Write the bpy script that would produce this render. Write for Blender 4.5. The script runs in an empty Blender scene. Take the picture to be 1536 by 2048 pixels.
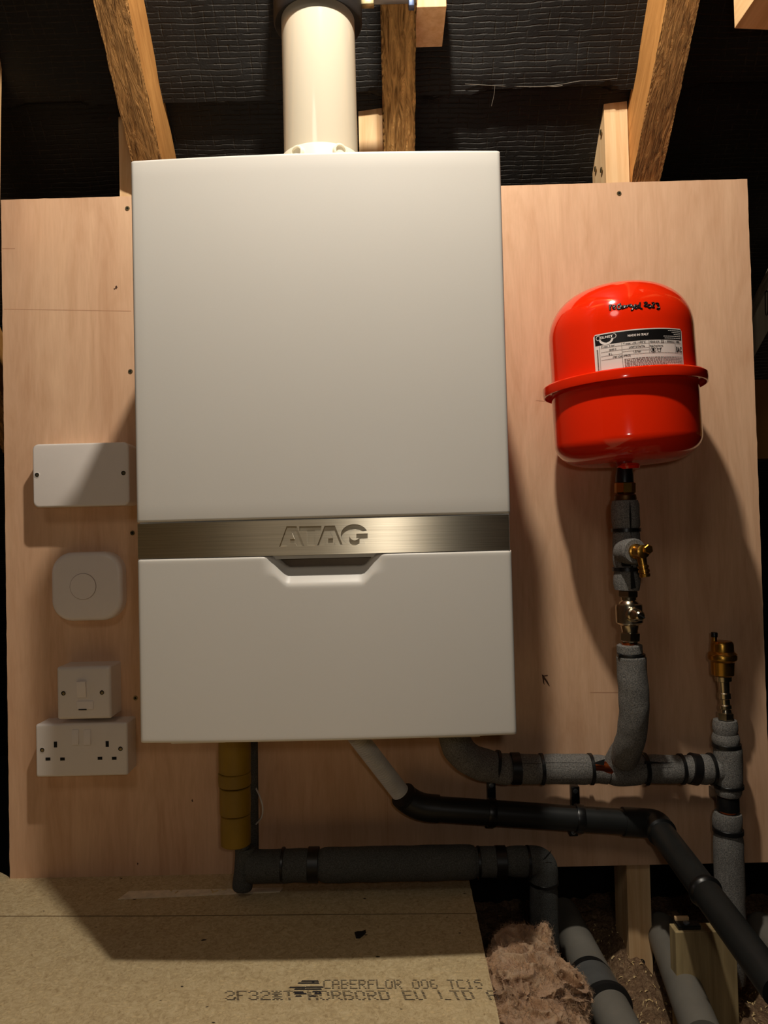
import bpy, bmesh, math, random
from mathutils import Vector, Matrix, noise
from mathutils.bvhtree import BVHTree

random.seed(7)
SC = bpy.context.scene
COL = SC.collection

# ------------------------------------------------------------------ camera
CAM = Vector((0.0, -1.1961, 0.5466))
PITCH, YAW, ROLL = 0.0227, -0.0071, -0.0248
F = 1479.0
cp, sp, cyw, syw = math.cos(PITCH), math.sin(PITCH), math.cos(YAW), math.sin(YAW)
FW = Vector((syw*cp, cyw*cp, sp)); RI = Vector((cyw, -syw, 0)); UP = RI.cross(FW)
cr, sr = math.cos(ROLL), math.sin(ROLL)
RIR = RI*cr + UP*sr; UPR = -RI*sr + UP*cr
cam_data = bpy.data.cameras.new('camera'); cam = bpy.data.objects.new('camera', cam_data); COL.objects.link(cam)
M = Matrix.Identity(4)
for i in range(3):
    M[i][0] = RIR[i]; M[i][1] = UPR[i]; M[i][2] = -FW[i]; M[i][3] = CAM[i]
cam.matrix_world = M
cam_data.sensor_fit = 'VERTICAL'; cam_data.sensor_height = 24.0
cam_data.lens = 24.0*F/2048.0
cam_data.clip_start = 0.02
SC.camera = cam

# ------------------------------------------------------------------ light
w = bpy.data.worlds.new('world'); SC.world = w; w.use_nodes = True
w.node_tree.nodes['Background'].inputs[0].default_value = (1.0, 0.74, 0.50, 1)
w.node_tree.nodes['Background'].inputs[1].default_value = 0.002

def lamp(name, loc, power, col, radius):
    l = bpy.data.lights.new(name, 'POINT'); l.energy = power; l.color = col; l.shadow_soft_size = radius
    o = bpy.data.objects.new(name, l); COL.objects.link(o); o.location = loc
    return o
lamp('ceiling_lamp_light', (0.02, -0.67, 1.62), 44.0, (1.0, 0.935, 0.82), 0.022)
lamp('landing_lamp_light', (-2.9, -0.78, 0.98), 6.5, (1.0, 0.80, 0.76), 0.10)
lamp('front_fill_light', (-0.50, -1.95, 1.85), 9.0, (1.0, 0.90, 0.76), 0.22)  # unseen fill added behind the camera to brighten the boiler front
lamp('camera_fill_light', (0.06, -1.24, 0.60), 2.1, (1.0, 0.93, 0.84), 0.02)  # weak fill added at camera height, also gives the vessel's lower highlight

SC.view_settings.view_transform = 'Standard'
SC.view_settings.look = 'None'
SC.view_settings.exposure = 0.0
SC.view_settings.gamma = 1.0
SC.view_settings.use_curve_mapping = False

# ------------------------------------------------------------------ helpers
def ray(u, v):
    return FW + RIR*((u-768)/F) - UPR*((v-1024)/F)
def at(u, v, y=None, z=None, x=None):
    """point of the place seen at (u, v) in the photo, at a known depth / height"""
    d = ray(u, v)
    t = (y-CAM.y)/d.y if y is not None else ((z-CAM.z)/d.z if z is not None else (x-CAM.x)/d.x)
    return CAM + d*t

def bm_new(): return bmesh.new()

def box(bm, lo, hi, bev=0.0, seg=2):
    b = bmesh.new()
    bmesh.ops.create_cube(b, size=1)
    for v in b.verts:
        v.co = Vector([(lo[i]+hi[i])/2 + v.co[i]*(hi[i]-lo[i]) for i in range(3)])
    if bev > 0:
        bmesh.ops.bevel(b, geom=b.edges[:], offset=bev, segments=seg, profile=0.5, affect='EDGES')
    merge(bm, b)

def merge(bm, b, mat=None):
    if mat is not None: bmesh.ops.transform(b, matrix=mat, verts=b.verts[:])
    me = bpy.data.meshes.new('tmp'); b.to_mesh(me); b.free(); bm.from_mesh(me); bpy.data.meshes.remove(me)

def hexa_(bm, front, back):
    A = [bm.verts.new(p) for p in front]; B = [bm.verts.new(p) for p in back]
    bm.faces.new(A); bm.faces.new(B[::-1]); n = len(A)
    for i in range(n):
        j = (i+1) % n; bm.faces.new((A[i], B[i], B[j], A[j]))
def frame(axis):
    a = Vector(axis).normalized()
    r = a.cross(Vector((0, 1, 0)))
    if r.length < 0.05: r = a.cross(Vector((1, 0, 0)))
    r.normalize(); return r, a.cross(r).normalized(), a

def lathe(bm, prof, org, axis=(0, 0, 1), seg=48, cap=True, phase=0.0, start=0, ang=2*math.pi):
    r_, s_, a_ = frame(axis); org = Vector(org)
    full = abs(ang-2*math.pi) < 1e-6
    n = seg if full else seg+1
    rings = []
    for (r, h) in prof:
        rings.append([bm.verts.new(org + a_*h + (r_*math.cos(phase+start+ang*k/seg) + s_*math.sin(phase+start+ang*k/seg))*max(r, 1e-5)) for k in range(n)])
    for i in range(len(rings)-1):
        A, B = rings[i], rings[i+1]
        for k in range(seg):
            bm.faces.new((A[k], A[(k+1) % n], B[(k+1) % n], B[k]))
    if cap and full:
        bm.faces.new(rings[0][::-1]); bm.faces.new(rings[-1])
    return rings

def catmull(pts, n=8):
    P = [Vector(p) for p in pts]
    if len(P) < 3: return P
    Q = [P[0]*2-P[1]] + P + [P[-1]*2-P[-2]]
    out = []
    for i in range(1, len(Q)-2):
        a, b, c, d = Q[i-1], Q[i], Q[i+1], Q[i+2]
        for k in range(n):
            t = k/n
            out.append(0.5*((2*b)+(c-a)*t+(2*a-5*b+4*c-d)*t*t+(3*b-a-3*c+d)*t**3))
    out.append(P[-1]); return out

def tube(bm, pts, rad, seg=24, smooth=8, cap=True, wob=0.0):
    P = catmull(pts, smooth) if smooth else [Vector(p) for p in pts]
    n = len(P)
    R = rad if callable(rad) else (lambda t: rad)
    T = [(P[min(i+1, n-1)]-P[max(i-1, 0)]).normalized() for i in range(n)]
    r = T[0].cross(Vector((0.13, 1, 0.07))).normalized()
    rings = []
    for i in range(n):
        r = (r - T[i]*r.dot(T[i])).normalized(); s = T[i].cross(r)
        rr = R(i/(n-1))
        ring = []
        for k in range(seg):
            a = 2*math.pi*k/seg
            q = rr
            if wob: q = rr + wob*noise.noise((P[i]+r*math.cos(a)*rr+s*math.sin(a)*rr)*45)
            ring.append(bm.verts.new(P[i] + (r*math.cos(a)+s*math.sin(a))*q))
        rings.append(ring)
    for i in range(n-1):
        for k in range(seg):
            bm.faces.new((rings[i][k], rings[i][(k+1) % seg], rings[i+1][(k+1) % seg], rings[i+1][k]))
    if cap:
        bm.faces.new(rings[0][::-1]); bm.faces.new(rings[-1])
    return P

def ringband(bm, c, axis, r, wdt, th=0.0012, seg=40, bev=0.0004):
    """a flat strap round a pipe"""
    lathe(bm, [(r-0.001, -wdt/2), (r+th-bev, -wdt/2), (r+th, -wdt/2+bev), (r+th, wdt/2-bev), (r+th-bev, wdt/2), (r-0.001, wdt/2)], c, axis, seg, cap=True)

ROOTS = {}
def tag(o, label, cat, group=None, kind=None):
    o['label'] = label; o['category'] = cat
    if group: o['group'] = group
    if kind: o['kind'] = kind
    return o
def thing(name, loc, label, cat, group=None):
    o = bpy.data.objects.new(name, None); COL.objects.link(o)
    o.location = loc; o.empty_display_size = 0.02
    ROOTS[o.name] = Vector(loc)
    return tag(o, label, cat, group)
def worldloc(p):
    while p.parent: p = p.parent
    return ROOTS[p.name]
def obj(name, bm, mat, parent=None, smooth=True, angle=35, label=None):
    bmesh.ops.recalc_face_normals(bm, faces=bm.faces[:])
    if parent is None:
        xs = [v.co.x for v in bm.verts]; ys = [v.co.y for v in bm.verts]; zs = [v.co.z for v in bm.verts]
        loc = Vector(((min(xs)+max(xs))/2, (min(ys)+max(ys))/2, min(zs)))
    else:
        loc = worldloc(parent)
    bmesh.ops.translate(bm, verts=bm.verts[:], vec=-loc)
    me = bpy.data.meshes.new(name); 
    if smooth:
        for f in bm.faces: f.smooth = True
        for e in bm.edges:
            if len(e.link_faces) == 2 and e.calc_face_angle(0) > math.radians(angle): e.smooth = False
    bm.to_mesh(me); bm.free()
    o = bpy.data.objects.new(name, me); COL.objects.link(o)
    for m in (mat if isinstance(mat, list) else [mat]): me.materials.append(m)
    if parent is None:
        o.location = loc; ROOTS[o.name] = loc
    else:
        o.parent = parent
    if label: o['label'] = label
    return o
def struct(name, bm, mat, **k):
    o = obj(name, bm, mat, **k); o['kind'] = 'structure'; return o

def curve_mesh(polys, depth=0.0, res=1):
    """filled 2D polygons with holes -> bmesh in the xy plane (extruded +-depth)"""
    cu = bpy.data.curves.new('c', 'CURVE'); cu.dimensions = '2D'; cu.fill_mode = 'BOTH'; cu.extrude = depth
    for pl in polys:
        s = cu.splines.new('POLY'); s.points.add(len(pl)-1)
        for i, p in enumerate(pl): s.points[i].co = (p[0], p[1], 0, 1)
        s.use_cyclic_u = True
    o = bpy.data.objects.new('c', cu); COL.objects.link(o)
    bpy.context.view_layer.update()
    dg = bpy.context.evaluated_depsgraph_get()
    me = bpy.data.meshes.new_from_object(o.evaluated_get(dg))
    b = bmesh.new(); b.from_mesh(me); bmesh.ops.remove_doubles(b, verts=b.verts[:], dist=1e-6)
    bpy.data.objects.remove(o); bpy.data.curves.remove(cu); bpy.data.meshes.remove(me)
    return b

def text_bm(s, size, bold=0.0, align='LEFT', space=1.0, shear=0.0):
    cu = bpy.data.curves.new('t', 'FONT'); cu.body = s; cu.size = size; cu.offset = bold
    cu.align_x = align; cu.space_character = space; cu.shear = shear; cu.resolution_u = 3
    o = bpy.data.objects.new('t', cu); COL.objects.link(o)
    bpy.context.view_layer.update()
    dg = bpy.context.evaluated_depsgraph_get()
    me = bpy.data.meshes.new_from_object(o.evaluated_get(dg))
    b = bmesh.new(); b.from_mesh(me)
    bpy.data.objects.remove(o); bpy.data.curves.remove(cu); bpy.data.meshes.remove(me)
    return b

# ------------------------------------------------------------------ materials
def srgb(r, g, b):
    f = lambda c: (c/255/12.92) if c/255 <= 0.04045 else ((c/255+0.055)/1.055)**2.4
    return (f(r), f(g), f(b), 1)
class NT:
    def __init__(s, name):
        s.m = bpy.data.materials.new(name); s.m.use_nodes = True; s.t = s.m.node_tree
        s.b = s.t.nodes['Principled BSDF']
        s.tc = s.t.nodes.new('ShaderNodeTexCoord')
    def n(s, kind, **k):
        nd = s.t.nodes.new('ShaderNode'+kind)
        for a, v in k.items():
            if hasattr(nd, a): setattr(nd, a, v)
            else: nd.inputs[a.replace('_', ' ')].default_value = v
        return nd
    def l(s, a, b): s.t.links.new(a, b)
    def mapping(s, scale=(1, 1, 1), rot=(0, 0, 0), src='Object'):
        m = s.n('Mapping'); m.inputs['Scale'].default_value = scale; m.inputs['Rotation'].default_value = rot
        s.l(s.tc.outputs[src], m.inputs['Vector']); return m.outputs[0]
    def noise(s, vec, scale, detail=4, rough=0.55, dist=0.0):
        n = s.n('TexNoise'); n.inputs['Scale'].default_value = scale; n.inputs['Detail'].default_value = detail
        n.inputs['Roughness'].default_value = rough; n.inputs['Distortion'].default_value = dist
        s.l(vec, n.inputs['Vector']); return n.outputs['Fac']
    def ramp(s, fac, stops):
        r = s.n('ValToRGB'); e = r.color_ramp.elements
        while len(e) < len(stops): e.new(0.5)
        for i, (p, c) in enumerate(stops): e[i].position = p; e[i].color = c
        s.l(fac, r.inputs[0]); return r.outputs[0]
    def mix(s, a, b, fac, mode='MIX'):
        m = s.n('Mix'); m.data_type = 'RGBA'; m.blend_type = mode
        for sock, v in ((m.inputs[0], fac), (m.inputs[6], a), (m.inputs[7], b)):
            if hasattr(v, 'type') and hasattr(v, 'is_linked'): s.l(v, sock)
            else: sock.default_value = v
        return m.outputs[2]
    def math(s, op, a, b=None):
        m = s.n('Math'); m.operation = op
        for i, v in enumerate((a, b)):
            if v is None: continue
            if hasattr(v, 'is_linked'): s.l(v, m.inputs[i])
            else: m.inputs[i].default_value = v
        return m.outputs[0]
    def bump(s, h, strength=0.5, dist=0.001, prev=None):
        b = s.n('Bump'); b.inputs['Strength'].default_value = strength; b.inputs['Distance'].default_value = dist
        s.l(h, b.inputs['Height'])
        if prev is not None: s.l(prev, b.inputs['Normal'])
        s.l(b.outputs[0], s.b.inputs['Normal']); return b.outputs[0]
    def col(s, c):
        if hasattr(c, 'is_linked'): s.l(c, s.b.inputs['Base Color'])
        else: s.b.inputs['Base Color'].default_value = c
    def set(s, rough=None, metal=None, spec=None, coat=None):
        if rough is not None: s.b.inputs['Roughness'].default_value = rough
        if metal is not None: s.b.inputs['Metallic'].default_value = metal
        if spec is not None: s.b.inputs['Specular IOR Level'].default_value = spec
        if coat is not None: s.b.inputs['Coat Weight'].default_value = coat; s.b.inputs['Coat Roughness'].default_value = 0.08

def plain(name, c, rough=0.5, metal=0.0, spec=0.5, var=0.08, nscale=60, bump=0.0, bdist=0.0005, coat=None):
    t = NT(name); v = t.mapping()
    f = t.noise(v, nscale)
    c1 = tuple(x*(1-var) for x in c[:3])+(1,); c2 = tuple(min(1, x*(1+var)) for x in c[:3])+(1,)
    t.col(t.ramp(f, [(0.3, c1), (0.7, c2)])); t.set(rough, metal, spec, coat)
    if bump: t.bump(t.noise(v, nscale*6), bump, bdist)
    return t.m

def wood(name, dark, light, axis='Z', scale=1.0, bump=0.4, bdist=0.0008, rough=0.75, knots=True, rough_sawn=False):
    t = NT(name)
    st = {'X': (4, 70, 70), 'Y': (70, 4, 70), 'Z': (70, 70, 4)}[axis]
    v = t.mapping(tuple(a*scale for a in st))
    grain = t.noise(v, 1.0, 6, 0.6, 0.6)
    st2 = {'X': (1.2, 14, 14), 'Y': (14, 1.2, 14), 'Z': (14, 14, 1.2)}[axis]
    v2 = t.mapping(tuple(a*scale for a in st2))
    big = t.noise(v2, 1.0, 3, 0.5, 1.2)
    c = t.ramp(grain, [(0.28, dark), (0.68, light)])
    c = t.mix(c, t.ramp(big, [(0.3, (0.62, 0.55, 0.5, 1)), (0.6, (1, 1, 1, 1))]), 0.55, 'MULTIPLY')
    t.col(c); t.set(rough, 0, 0.25)
    p = t.bump(grain, bump, bdist)
    return t.m

MAT = {}
# ply board
t = NT('plywood_face'); v = t.mapping((1, 1, 1))
fine = t.noise(t.mapping((260, 1, 22)), 1.0, 5, 0.65)
fig = t.noise(t.mapping((16, 1, 2.2)), 1.0, 4, 0.6, 2.2)
band = t.noise(t.mapping((9, 1, 0.25)), 1.0, 2, 0.5)
c = t.ramp(fig, [(0.30, srgb(212, 168, 132)), (0.5, srgb(222, 180, 145)), (0.72, srgb(230, 189, 153))])
c = t.mix(c, t.ramp(fine, [(0.3, (0.80, 0.76, 0.72, 1)), (0.6, (1, 1, 1, 1))]), 0.35, 'MULTIPLY')
c = t.mix(c, t.ramp(band, [(0.35, (0.90, 0.86, 0.84, 1)), (0.65, (1, 1, 1, 1))]), 0.8, 'MULTIPLY')
# rotary-cut joint lines across the sheet
wv = t.n('TexWave'); wv.wave_type = 'BANDS'; wv.bands_direction = 'X'; wv.inputs['Scale'].default_value = 9
wv.inputs['Distortion'].default_value = 16; wv.inputs['Detail'].default_value = 3; wv.inputs['Detail Scale'].default_value = 1.3
t.l(t.mapping((1, 1, 0.35)), wv.inputs['Vector'])
c = t.mix(c, t.ramp(wv.outputs['Fac'], [(0.0, (0.90, 0.86, 0.82, 1)), (0.35, (1, 1, 1, 1))]), 0.3, 'MULTIPLY')
t.col(c); t.set(0.62, 0, 0.25); t.bump(fine, 0.15, 0.0003)
MAT['ply'] = t.m
MAT['ply_edge'] = plain('plywood_edge', srgb(190, 140, 100), 0.8, nscale=120)
# chipboard
t = NT('chipboard')
n1 = t.noise(t.mapping((90, 90, 90)), 1.0, 6, 0.7, 1.5)
n2 = t.noise(t.mapping((420, 210, 300)), 1.0, 4, 0.7, 0.8)
vo = t.n('TexVoronoi'); vo.inputs['Scale'].default_value = 1.0; t.l(t.mapping((260, 420, 300)), vo.inputs['Vector'])
c = t.ramp(n1, [(0.30, srgb(176, 152, 112)), (0.5, srgb(200, 177, 135)), (0.70, srgb(218, 198, 156))])
c = t.mix(c, t.ramp(n2, [(0.30, (0.55, 0.47, 0.38, 1)), (0.45, (1, 1, 1, 1)), (0.66, (1, 1, 1, 1)), (0.78, (1.0, 1.0, 1.0, 1))]), 0.75, 'MULTIPLY')
c = t.mix(c, srgb(225, 200, 150), t.ramp(vo.outputs['Color'], [(0.80, (0, 0, 0, 1)), (0.86, (0.5, 0.5, 0.5, 1))]))
big = t.noise(t.mapping((3, 3, 3)), 1.0, 3, 0.5)
c = t.mix(c, t.ramp(big, [(0.35, (0.84, 0.84, 0.86, 1)), (0.65, (1, 1, 1, 1))]), 0.7, 'MULTIPLY')
sp_ = t.noise(t.mapping((55, 75, 55)), 1.0, 1, 0.4)
c = t.mix(c, (0.03, 0.02, 0.015, 1), t.ramp(sp_, [(0.765, (0, 0, 0, 1)), (0.785, (1, 1, 1, 1))]))
t.col(c); t.set(0.8, 0, 0.2); t.bump(n2, 0.35, 0.0006)
MAT['chip'] = t.m
MAT['stamp'] = plain('stamped_ink', srgb(40, 36, 38), 0.7, var=0.3, nscale=400)
MAT['white_steel'] = plain('powder_coated_steel', srgb(218, 212, 203), 0.42, 0, 0.45, var=0.012, nscale=5, bump=0.04, bdist=0.0001)
MAT['white_casing'] = plain('casing_side_steel', srgb(214, 209, 200), 0.5, var=0.02)
t = NT('brushed_stainless'); v = t.mapping((6, 6, 900))
g = t.noise(v, 1.0, 3, 0.6)
t.col(t.ramp(g, [(0.3, srgb(176, 166, 148)), (0.7, srgb(206, 196, 176))]))
t.set(0.46, 1.0); t.b.inputs['Anisotropic'].default_value = 1.0; t.b.inputs['Anisotropic Rotation'].default_value = 0.25
tg = t.n('Tangent'); tg.direction_type = 'RADIAL'; tg.axis = 'Z'; t.l(tg.outputs[0], t.b.inputs['Tangent'])
t.bump(g, 0.12, 0.0002)
MAT['stainless'] = t.m
MAT['recess'] = plain('recess_metal', srgb(98, 84, 68), 0.45, 0.6)
MAT['flue'] = plain('glossy_white_plastic', srgb(206, 194, 172), 0.09, 0, 0.5, var=0.01, nscale=8)
MAT['flue_collar'] = plain('cream_plastic', srgb(236, 228, 206), 0.32, 0, 0.5, var=0.015)
MAT['rubber'] = plain('black_rubber', srgb(26, 24, 23), 0.55)
MAT['black_plastic'] = plain('black_plastic', srgb(17, 17, 17), 0.34, 0, 0.5, var=0.2, nscale=120)
MAT['waste'] = plain('black_waste_pipe', srgb(30, 31, 30), 0.42, 0, 0.4, var=0.15, nscale=40)
MAT['tape'] = plain('black_tape', srgb(15, 14, 14), 0.4)
MAT['galv'] = plain('galvanised_steel', srgb(150, 160, 172), 0.4, 0.85, var=0.15, nscale=30)
MAT['zinc'] = plain('zinc_screw', srgb(150, 135, 100), 0.35, 0.9, var=0.2, nscale=300)
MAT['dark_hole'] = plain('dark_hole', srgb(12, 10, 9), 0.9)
MAT['brass'] = plain('brass', srgb(190, 142, 62), 0.30, 1.0, var=0.1, nscale=60)
MAT['nickel'] = plain('nickel_plated_brass', srgb(196, 184, 160), 0.22, 1.0, var=0.06, nscale=60)
MAT['copper'] = plain('copper', srgb(190, 95, 48), 0.28, 1.0, var=0.15, nscale=60)
MAT['plastic_white'] = plain('white_socket_plastic', srgb(226, 216, 208), 0.30, 0, 0.5, var=0.01)
MAT['plastic_ivory'] = plain('white_cover_plastic', srgb(232, 222, 216), 0.34, 0, 0.5, var=0.01)
MAT['red'] = plain('red_enamel', srgb(238, 42, 8), 0.10, 0, 0.5, var=0.02, nscale=6, coat=0.4)
MAT['label'] = plain('label_paper', srgb(226, 214, 206), 0.35, 0, 0.4, var=0.01)
MAT['label_black'] = plain('label_black_ink', srgb(20, 18, 18), 0.35)
MAT['label_grey'] = plain('label_grey_ink', srgb(120, 110, 106), 0.4)
MAT['marker'] = plain('marker_ink', srgb(22, 8, 8), 0.35)
MAT['hose'] = plain('white_hose_plastic', srgb(200, 196, 190), 0.45)
MAT['cable'] = plain('white_cable_plastic', srgb(205, 200, 198), 0.4)
MAT['yellow'] = plain('yellow_wrap_tape', srgb(142, 110, 20), 0.42, 0, 0.4, var=0.16, nscale=14, bump=0.2, bdist=0.0006)
MAT['grey_pipe'] = plain('grey_soil_pipe', srgb(122, 117, 108), 0.5, 0, 0.4, var=0.12, nscale=18, bump=0.2)
def foam(name, c1, c2, s=1.0):
    t = NT(name)
    n = t.noise(t.mapping((1, 1, 1)), 620*s, 4, 0.75)
    b = t.noise(t.mapping((1, 1, 1)), 22, 3, 0.5)
    c = t.ramp(n, [(0.36, c1), (0.62, c2), (0.78, tuple(min(1, x*1.5) for x in c2[:3])+(1,))])
    c = t.mix(c, t.ramp(b, [(0.3, (0.8, 0.8, 0.8, 1)), (0.7, (1, 1, 1, 1))]), 0.8, 'MULTIPLY')
    t.col(c); t.set(0.8, 0, 0.35); t.bump(n, 0.7, 0.0012)
    return t.m
MAT['foam'] = foam('grey_pipe_foam', srgb(76, 74, 71), srgb(142, 138, 132))
MAT['foam_dark'] = foam('dark_pipe_foam', srgb(54, 54, 51), srgb(94, 94, 90))
# timbers
MAT['fresh_wood'] = wood('fresh_planed_timber', srgb(216, 170, 118), srgb(243, 208, 160), 'Z', bump=0.25)
MAT['fresh_wood_y'] = wood('fresh_planed_timber_grain', srgb(210, 165, 112), srgb(238, 202, 150), 'Y', bump=0.25)
MAT['post_wood'] = wood('green_treated_timber', srgb(140, 120, 84), srgb(182, 160, 116), 'Z', bump=0.35)
MAT['grey_wood'] = wood('weathered_grey_timber', srgb(104, 92, 74), srgb(160, 148, 126), 'Z', 0.7, bump=0.6, bdist=0.002)

# ------------------------------------------------------------------ roof geometry (slope towards the viewer)
SL = math.radians(46)
dirS = Vector((0, -math.cos(SL), math.sin(SL)))       # up the slope
nrm = Vector((0, math.sin(SL), math.cos(SL)))          # outward (away from the loft)
def roofpt(x, s, h=0.0):                                # s along slope, h above the rafters' underside
    return Vector((x, 0.0, 1.115)) + dirS*s + nrm*h
RD = 0.092
BAY = [-1.22, -0.795, -0.388, 0.034, 0.440, 0.86, 1.27]

# rough-sawn rafters: underside rough, sides smoother
def rafter_mat(name, dark, light, sdark, slight):
    t = NT(name)
    uv = t.tc.outputs['UV']
    m = t.n('Mapping'); m.inputs['Scale'].default_value = (100, 15, 1); t.l(uv, m.inputs[0])
    sawn = t.noise(m.outputs[0], 1.0, 6, 0.62, 2.4)
    m2 = t.n('Mapping'); m2.inputs['Scale'].default_value = (60, 9, 1); m2.inputs['Location'].default_value = (3, 1, 0); t.l(uv, m2.inputs[0])
    sm = t.noise(m2.outputs[0], 1.0, 7, 0.7, 0.8)
    m3 = t.n('Mapping'); m3.inputs['Scale'].default_value = (8, 5, 1); t.l(uv, m3.inputs[0])
    bg = t.noise(m3.outputs[0], 1.0, 2, 0.5, 0.5)
    at_ = t.n('Attribute'); at_.attribute_name = 'rough_face'; fac = at_.outputs['Fac']
    c1 = t.ramp(sawn, [(0.32, dark), (0.55, light), (0.8, tuple(min(1, x*1.25) for x in light[:3])+(1,))])
    c2 = t.ramp(sm, [(0.25, sdark), (0.7, slight)])
    c = t.mix(c2, c1, fac)
    c = t.mix(c, t.ramp(bg, [(0.3, (0.72, 0.66, 0.6, 1)), (0.65, (1, 1, 1, 1))]), 0.8, 'MULTIPLY')
    t.col(c); t.set(0.8, 0, 0.2)
    h = t.mix(sm, sawn, fac)
    st = t.math('MULTIPLY_ADD', fac, 0.0095); st.node.inputs[2].default_value = 0.0008
    b = t.n('Bump'); b.inputs['Strength'].default_value = 1.0; t.l(st, b.inputs['Distance']); t.l(h, b.inputs['Height'])
    t.l(b.outputs[0], t.b.inputs['Normal'])
    return t.m
RM = rafter_mat('rough_sawn_rafter', srgb(104, 70, 36), srgb(192, 140, 82), srgb(158, 106, 52), srgb(210, 152, 86))

RM2 = rafter_mat('splintery_rafter', srgb(130, 92, 46), srgb(224, 174, 106), srgb(160, 114, 62), srgb(208, 158, 98))
def rafter(x, wd, s0, s1, label, dep=RD, seed=0, mat=None):
    bm = bmesh.new(); uvl = bm.loops.layers.uv.new('UVMap')
    fl = bm.faces.layers.float.new('rough_face')
    ns = int((s1-s0)/0.005); nx = 12; nd = 10
    def grid(fn, na, nb, uvf, rough):
        V = [[bm.verts.new(fn(i/na, j/nb)) for j in range(nb+1)] for i in range(na+1)]
        for i in range(na):
            for j in range(nb):
                f = bm.faces.new((V[i][j], V[i+1][j], V[i+1][j+1], V[i][j+1])); f[fl] = rough
                for lp, (a, b_) in zip(f.loops, ((i, j), (i+1, j), (i+1, j+1), (i, j+1))):
                    lp[uvl].uv = uvf(a/na, b_/nb)
    def edge_n(s, k): return 0.0016*noise.noise(Vector((s*38+seed*7, k*9.1, seed)))+0.0009*noise.noise(Vector((s*150, k*5, seed)))
    L = s1-s0
    def under(a, b_):
        s = s0+a*L; q = b_-0.5
        ridge = 0.0011*noise.noise(Vector((s*60+seed, q*14, 3.1)))*(1-abs(2*q)**6)
        return roofpt(x+q*wd+(edge_n(s, 1) if b_ == 0 else (edge_n(s, 2) if b_ == 1 else 0)), s, ridge)
    grid(under, ns, nx, lambda a, b_: (b_*wd+seed, a*L), 1.0)
    for sd in (-1, 1):
        grid(lambda a, b_: roofpt(x+sd*wd/2+(edge_n(s0+a*L, 1 if sd < 0 else 2) if b_ == 0 else 0), s0+a*L, b_*dep), ns//2, nd,
             lambda a, b_: (b_*dep+seed+3*sd, a*L), 0.0)
    grid(lambda a, b_: roofpt(x+(b_-0.5)*wd, s0+a*L, dep), 2, 1, lambda a, b_: (b_*wd, a*L), 0.0)
    for s in (s0, s1):
        grid(lambda a, b_: roofpt(x+(a-0.5)*wd, s, b_*dep), 1, 1, lambda a, b_: (a*wd, b_*dep), 0.0)
    bmesh.ops.remove_doubles(bm, verts=bm.verts[:], dist=1e-5)
    o = obj('roof_rafter', bm, mat or RM, angle=50)
    return tag(o, label, 'rafter', 'rough-sawn rafters of the roof')

rafter(-0.374, 0.048, -0.55, 1.7, 'rough-sawn brown rafter leaning behind the left top corner of the white boiler', seed=1)
rafter(0.0305, 0.0500, -0.55, 1.7, 'rough-sawn rafter right beside the white flue pipe with splintered face', seed=2, mat=RM2)
rafter(0.4345, 0.047, -0.55, 1.7, 'rough-sawn rafter rising above the right stud behind the red vessel', seed=3)
rafter(-0.795, 0.052, -0.55, 1.7, 'sliver of rafter at the far left edge beside the black gap', seed=4)
rafter(0.862, 0.052, -0.55, 1.7, 'brown rafter in the top right corner beside the pale noggin', seed=5)

# roofing felt (the ceiling of the loft)
t = NT('bitumen_roofing_felt')
uv = t.tc.outputs['UV']
dn = t.n('TexNoise'); dn.inputs['Scale'].default_value = 14; dn.inputs['Detail'].default_value = 4; t.l(uv, dn.inputs['Vector'])
dsc = t.n('VectorMath'); dsc.operation = 'SCALE'; dsc.inputs['Scale'].default_value = 0.010; t.l(dn.outputs['Color'], dsc.inputs[0])
add = t.n('VectorMath'); add.operation = 'ADD'; t.l(uv, add.inputs[0]); t.l(dsc.outputs[0], add.inputs[1])
sx = t.n('SeparateXYZ'); t.l(add.outputs[0], sx.inputs[0])
def lines(sock, per, wd):
    f = t.math('FRACT', t.math('DIVIDE', sock, per))
    d = t.math('ABSOLUTE', t.math('SUBTRACT', f, 0.5))
    return t.math('SUBTRACT', 1.0, t.math('MINIMUM', t.math('DIVIDE', d, wd), 1.0))
hl = lines(sx.outputs['Y'], 0.0076, 0.17); vl = lines(sx.outputs['X'], 0.0165, 0.10)
m1 = t.n('Mapping'); m1.inputs['Scale'].default_value = (45, 150, 1); t.l(uv, m1.inputs[0])
m2_ = t.n('Mapping'); m2_.inputs['Scale'].default_value = (120, 60, 1); t.l(uv, m2_.inputs[0])
hb = t.ramp(t.noise(m1.outputs[0], 1.0, 3, 0.6), [(0.38, (0, 0, 0, 1)), (0.62, (1, 1, 1, 1))])
vb = t.ramp(t.noise(m2_.outputs[0], 1.0, 3, 0.6), [(0.46, (0, 0, 0, 1)), (0.66, (1, 1, 1, 1))])
fz = t.n('TexNoise'); fz.inputs['Scale'].default_value = 330; fz.inputs['Detail'].default_value = 5; fz.inputs['Roughness'].default_value = 0.7; t.l(uv, fz.inputs['Vector'])
hmask = t.math('ADD', t.math('MULTIPLY', hl, hb), t.math('MULTIPLY', t.math('MULTIPLY', vl, vb), 0.6))
c = t.mix(srgb(18, 15, 12), srgb(56, 49, 40), hmask)
c = t.mix(c, srgb(64, 57, 48), t.ramp(fz.outputs['Fac'], [(0.60, (0, 0, 0, 1)), (0.76, (0.55, 0.55, 0.55, 1))]))
t.col(c); t.set(0.62, 0, 0.3)
p = t.bump(hmask, 0.8, 0.0022)
t.bump(fz.outputs['Fac'], 0.5, 0.0012, p)
FELT = t.m
bm = bmesh.new(); uvl = bm.loops.layers.uv.new('UVMap')
s_a, s_b = -2.1, 1.9
lap_s = 0.105
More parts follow.
